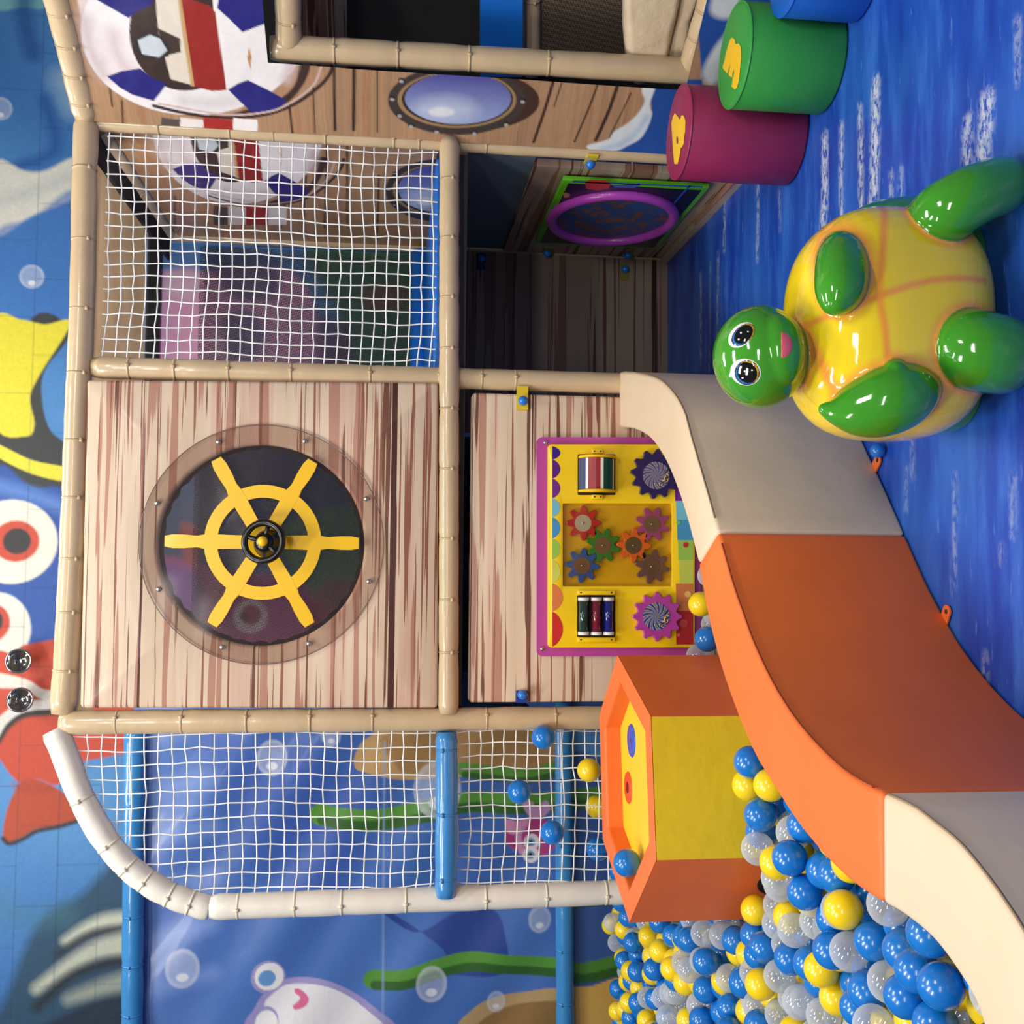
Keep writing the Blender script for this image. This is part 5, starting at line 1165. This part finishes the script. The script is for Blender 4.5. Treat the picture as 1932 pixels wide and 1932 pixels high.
order = np.argsort(-S_); NB = 285; seen = [i for i in order[:NB] if S_[i] > 0]; rest = [i for i in range(len(Pb)) if i not in set(seen)]
print('balls', len(Pb), 'in sight', int((S_ > 0).sum()))
BMAT = [plain('blue_ball_plastic', (16, 116, 204), .22, .35, var=.03), plain('yellow_ball_plastic', (246, 212, 28), .22, .35, var=.03), clear('clear_ball_plastic', (244, 247, 250), .22, (226, 234, 244), .06, .25)]
KN = ('blue', 'yellow', 'clear')
protos = []
for kk in range(3):
    t = MB(); t.ball((0, 0, 0), BR, 32, 20); me = bpy.data.meshes.new(KN[kk]+'_ball'); me.from_pydata(t.v, [], t.f); me.materials.append(BMAT[kk]); me.polygons.foreach_set('use_smooth', [True]*len(t.f)); protos.append(me)
def zone(p):
    px, py, w = proj(p)
    if p[1] > .35: return 'far along the sea banner'
    if p[0] > -.02 and p[1] > -.8: return 'behind the hexagon basket'
    if np.linalg.norm(WALLPTS-np.array(p[:2]), axis=1).min() < .13: return 'against the curved foam wall'
    if np.linalg.norm(p[:2]-hexc) < .55: return 'close beside the hexagon basket'
    if p[1] > -.7: return 'in the middle of the pit'
    return 'in the near part of the pit'
def ball(p, kk, label, group):
    o_ = bpy.data.objects.new('pit_ball', protos[kk]); COL.objects.link(o_); o_.location = tuple(p); tag(o_, label, 'ball', group)
ART = ('opaque blue plastic ball', 'opaque yellow plastic ball', 'clear see-through plastic ball')
for i in seen:
    z_ = zone(Pb[i]); ball(Pb[i], kinds[i], ART[kinds[i]]+' '+z_, KN[kinds[i]]+' balls '+z_)
mb = MB()
for i in rest: mb.ball(Pb[i], BR, 14, 9, int(kinds[i]))
o = mb.build('pit_balls', BMAT); tag(o, 'mass of blue, yellow and clear balls deeper in the pit', 'balls', kind='stuff')
for c_, y, kk, lab in (((1025, 1391), -.05, 0, 'blue ball caught in the net just left of the tan post'), ((980, 1494), -.045, 0, 'highest blue ball caught in the net under the blue crossbar'), ((1042, 1571), -.05, 0, 'blue ball caught in the net beside the pink fish print'),
                       ((1111, 1453), -.05, 1, 'yellow ball caught in the net just above the basket rim'), ((1126, 1522), .06, 1, 'yellow ball behind the net near the basket rim'), ((1128, 1602), .06, 0, 'blue ball behind the net low by the basket rim')):
    ball(onY(c_[0], c_[1], y), kk, lab, 'balls caught in the net')
for c_, zz, kk, lab in (((1322, 1140), .30, 1, 'yellow ball between the gear board and the orange wall'), ((1334, 1206), .30, 0, 'blue ball between the gear board and the orange wall'), ((1318, 1238), .29, 2, 'clear ball just below the corner of the gear board')):
    ball(onZ(c_[0], c_[1], zz), kk, lab, None)
p = onZ(1183, 1628, zt_+BR+.008); ball(p, 0, 'blue ball lying in the tray of the hexagon basket', None)
mb = MB(); mb.box((-2.3, -2.7, -.01), (1.15, DB, .0)); 
mb = MB(); P2 = [np.array((p[0], p[1], .012)) for p in np.concatenate([B1, B2, B3])]; poly = P2+[np.array((-2.2, -2.6, .012)), np.array((-2.2, DB, .012)), np.array((B1[0][0], DB, .012))]
me = bmesh.new(); f = me.faces.new([me.verts.new(tuple(p)) for p in poly]); bmesh.ops.triangulate(me, faces=[f]); me.verts.index_update(); mb.add([v.co for v in me.verts], [tuple(v.index for v in f.verts) for f in me.faces], 0, False); me.free()
o = mb.build('pit_floor', plain('pit_mat_blue', (16, 70, 140), .6)); tag(o, 'dark blue mat under the balls', 'floor', kind='structure')

# ------------------------------------------------------------------ light
scene.cycles.max_bounces = 7; scene.cycles.use_adaptive_sampling = True; scene.cycles.adaptive_threshold = .025; scene.cycles.diffuse_bounces = 3; scene.cycles.transparent_max_bounces = 12
wd = bpy.data.worlds.new('hall'); scene.world = wd; wd.use_nodes = True; bg = wd.node_tree.nodes['Background']; bg.inputs[0].default_value = (1.0, .97, .93, 1); bg.inputs[1].default_value = .17
def area(loc, tgt, sx, sy, e, col=(1, .96, .9)):
    l = bpy.data.lights.new('ceiling_or_fill_light', 'AREA'); l.shape = 'RECTANGLE'; l.size = sx; l.size_y = sy; l.energy = e; l.color = col
    o_ = bpy.data.objects.new('ceiling_or_fill_light', l); COL.objects.link(o_); o_.location = loc; d = Vector(tgt)-Vector(loc); o_.rotation_euler = d.to_track_quat('-Z', 'Y').to_euler(); return o_
area((-.9, -2.0, 4.6), (.3, -.4, .9), 1.6, .4, 88)
area((.9, -1.4, 4.8), (.9, -.8, .4), 1.4, .4, 70)
area((1.9, -3.5, 3.3), (1.0, -1.2, .4), .8, .25, 36)
area((.4, -7.0, 3.7), (.8, .3, 1.5), 2.4, .4, 75)
area((1.0, .1, 2.29), (1.0, 1.3, 1.5), 1.8, .05, 9)  # added lamp, hidden behind the top beam, brightens the upper storey
area((-1.8, -3.2, 4.2), (.2, -.2, 1.1), 1.4, .3, 65)
area((-.9, .5, 4.4), (-.6, .6, 0), 1.2, .3, 25)
area((1.0, .9, 4.4), (1.0, .6, 2), 1.4, .4, 40)
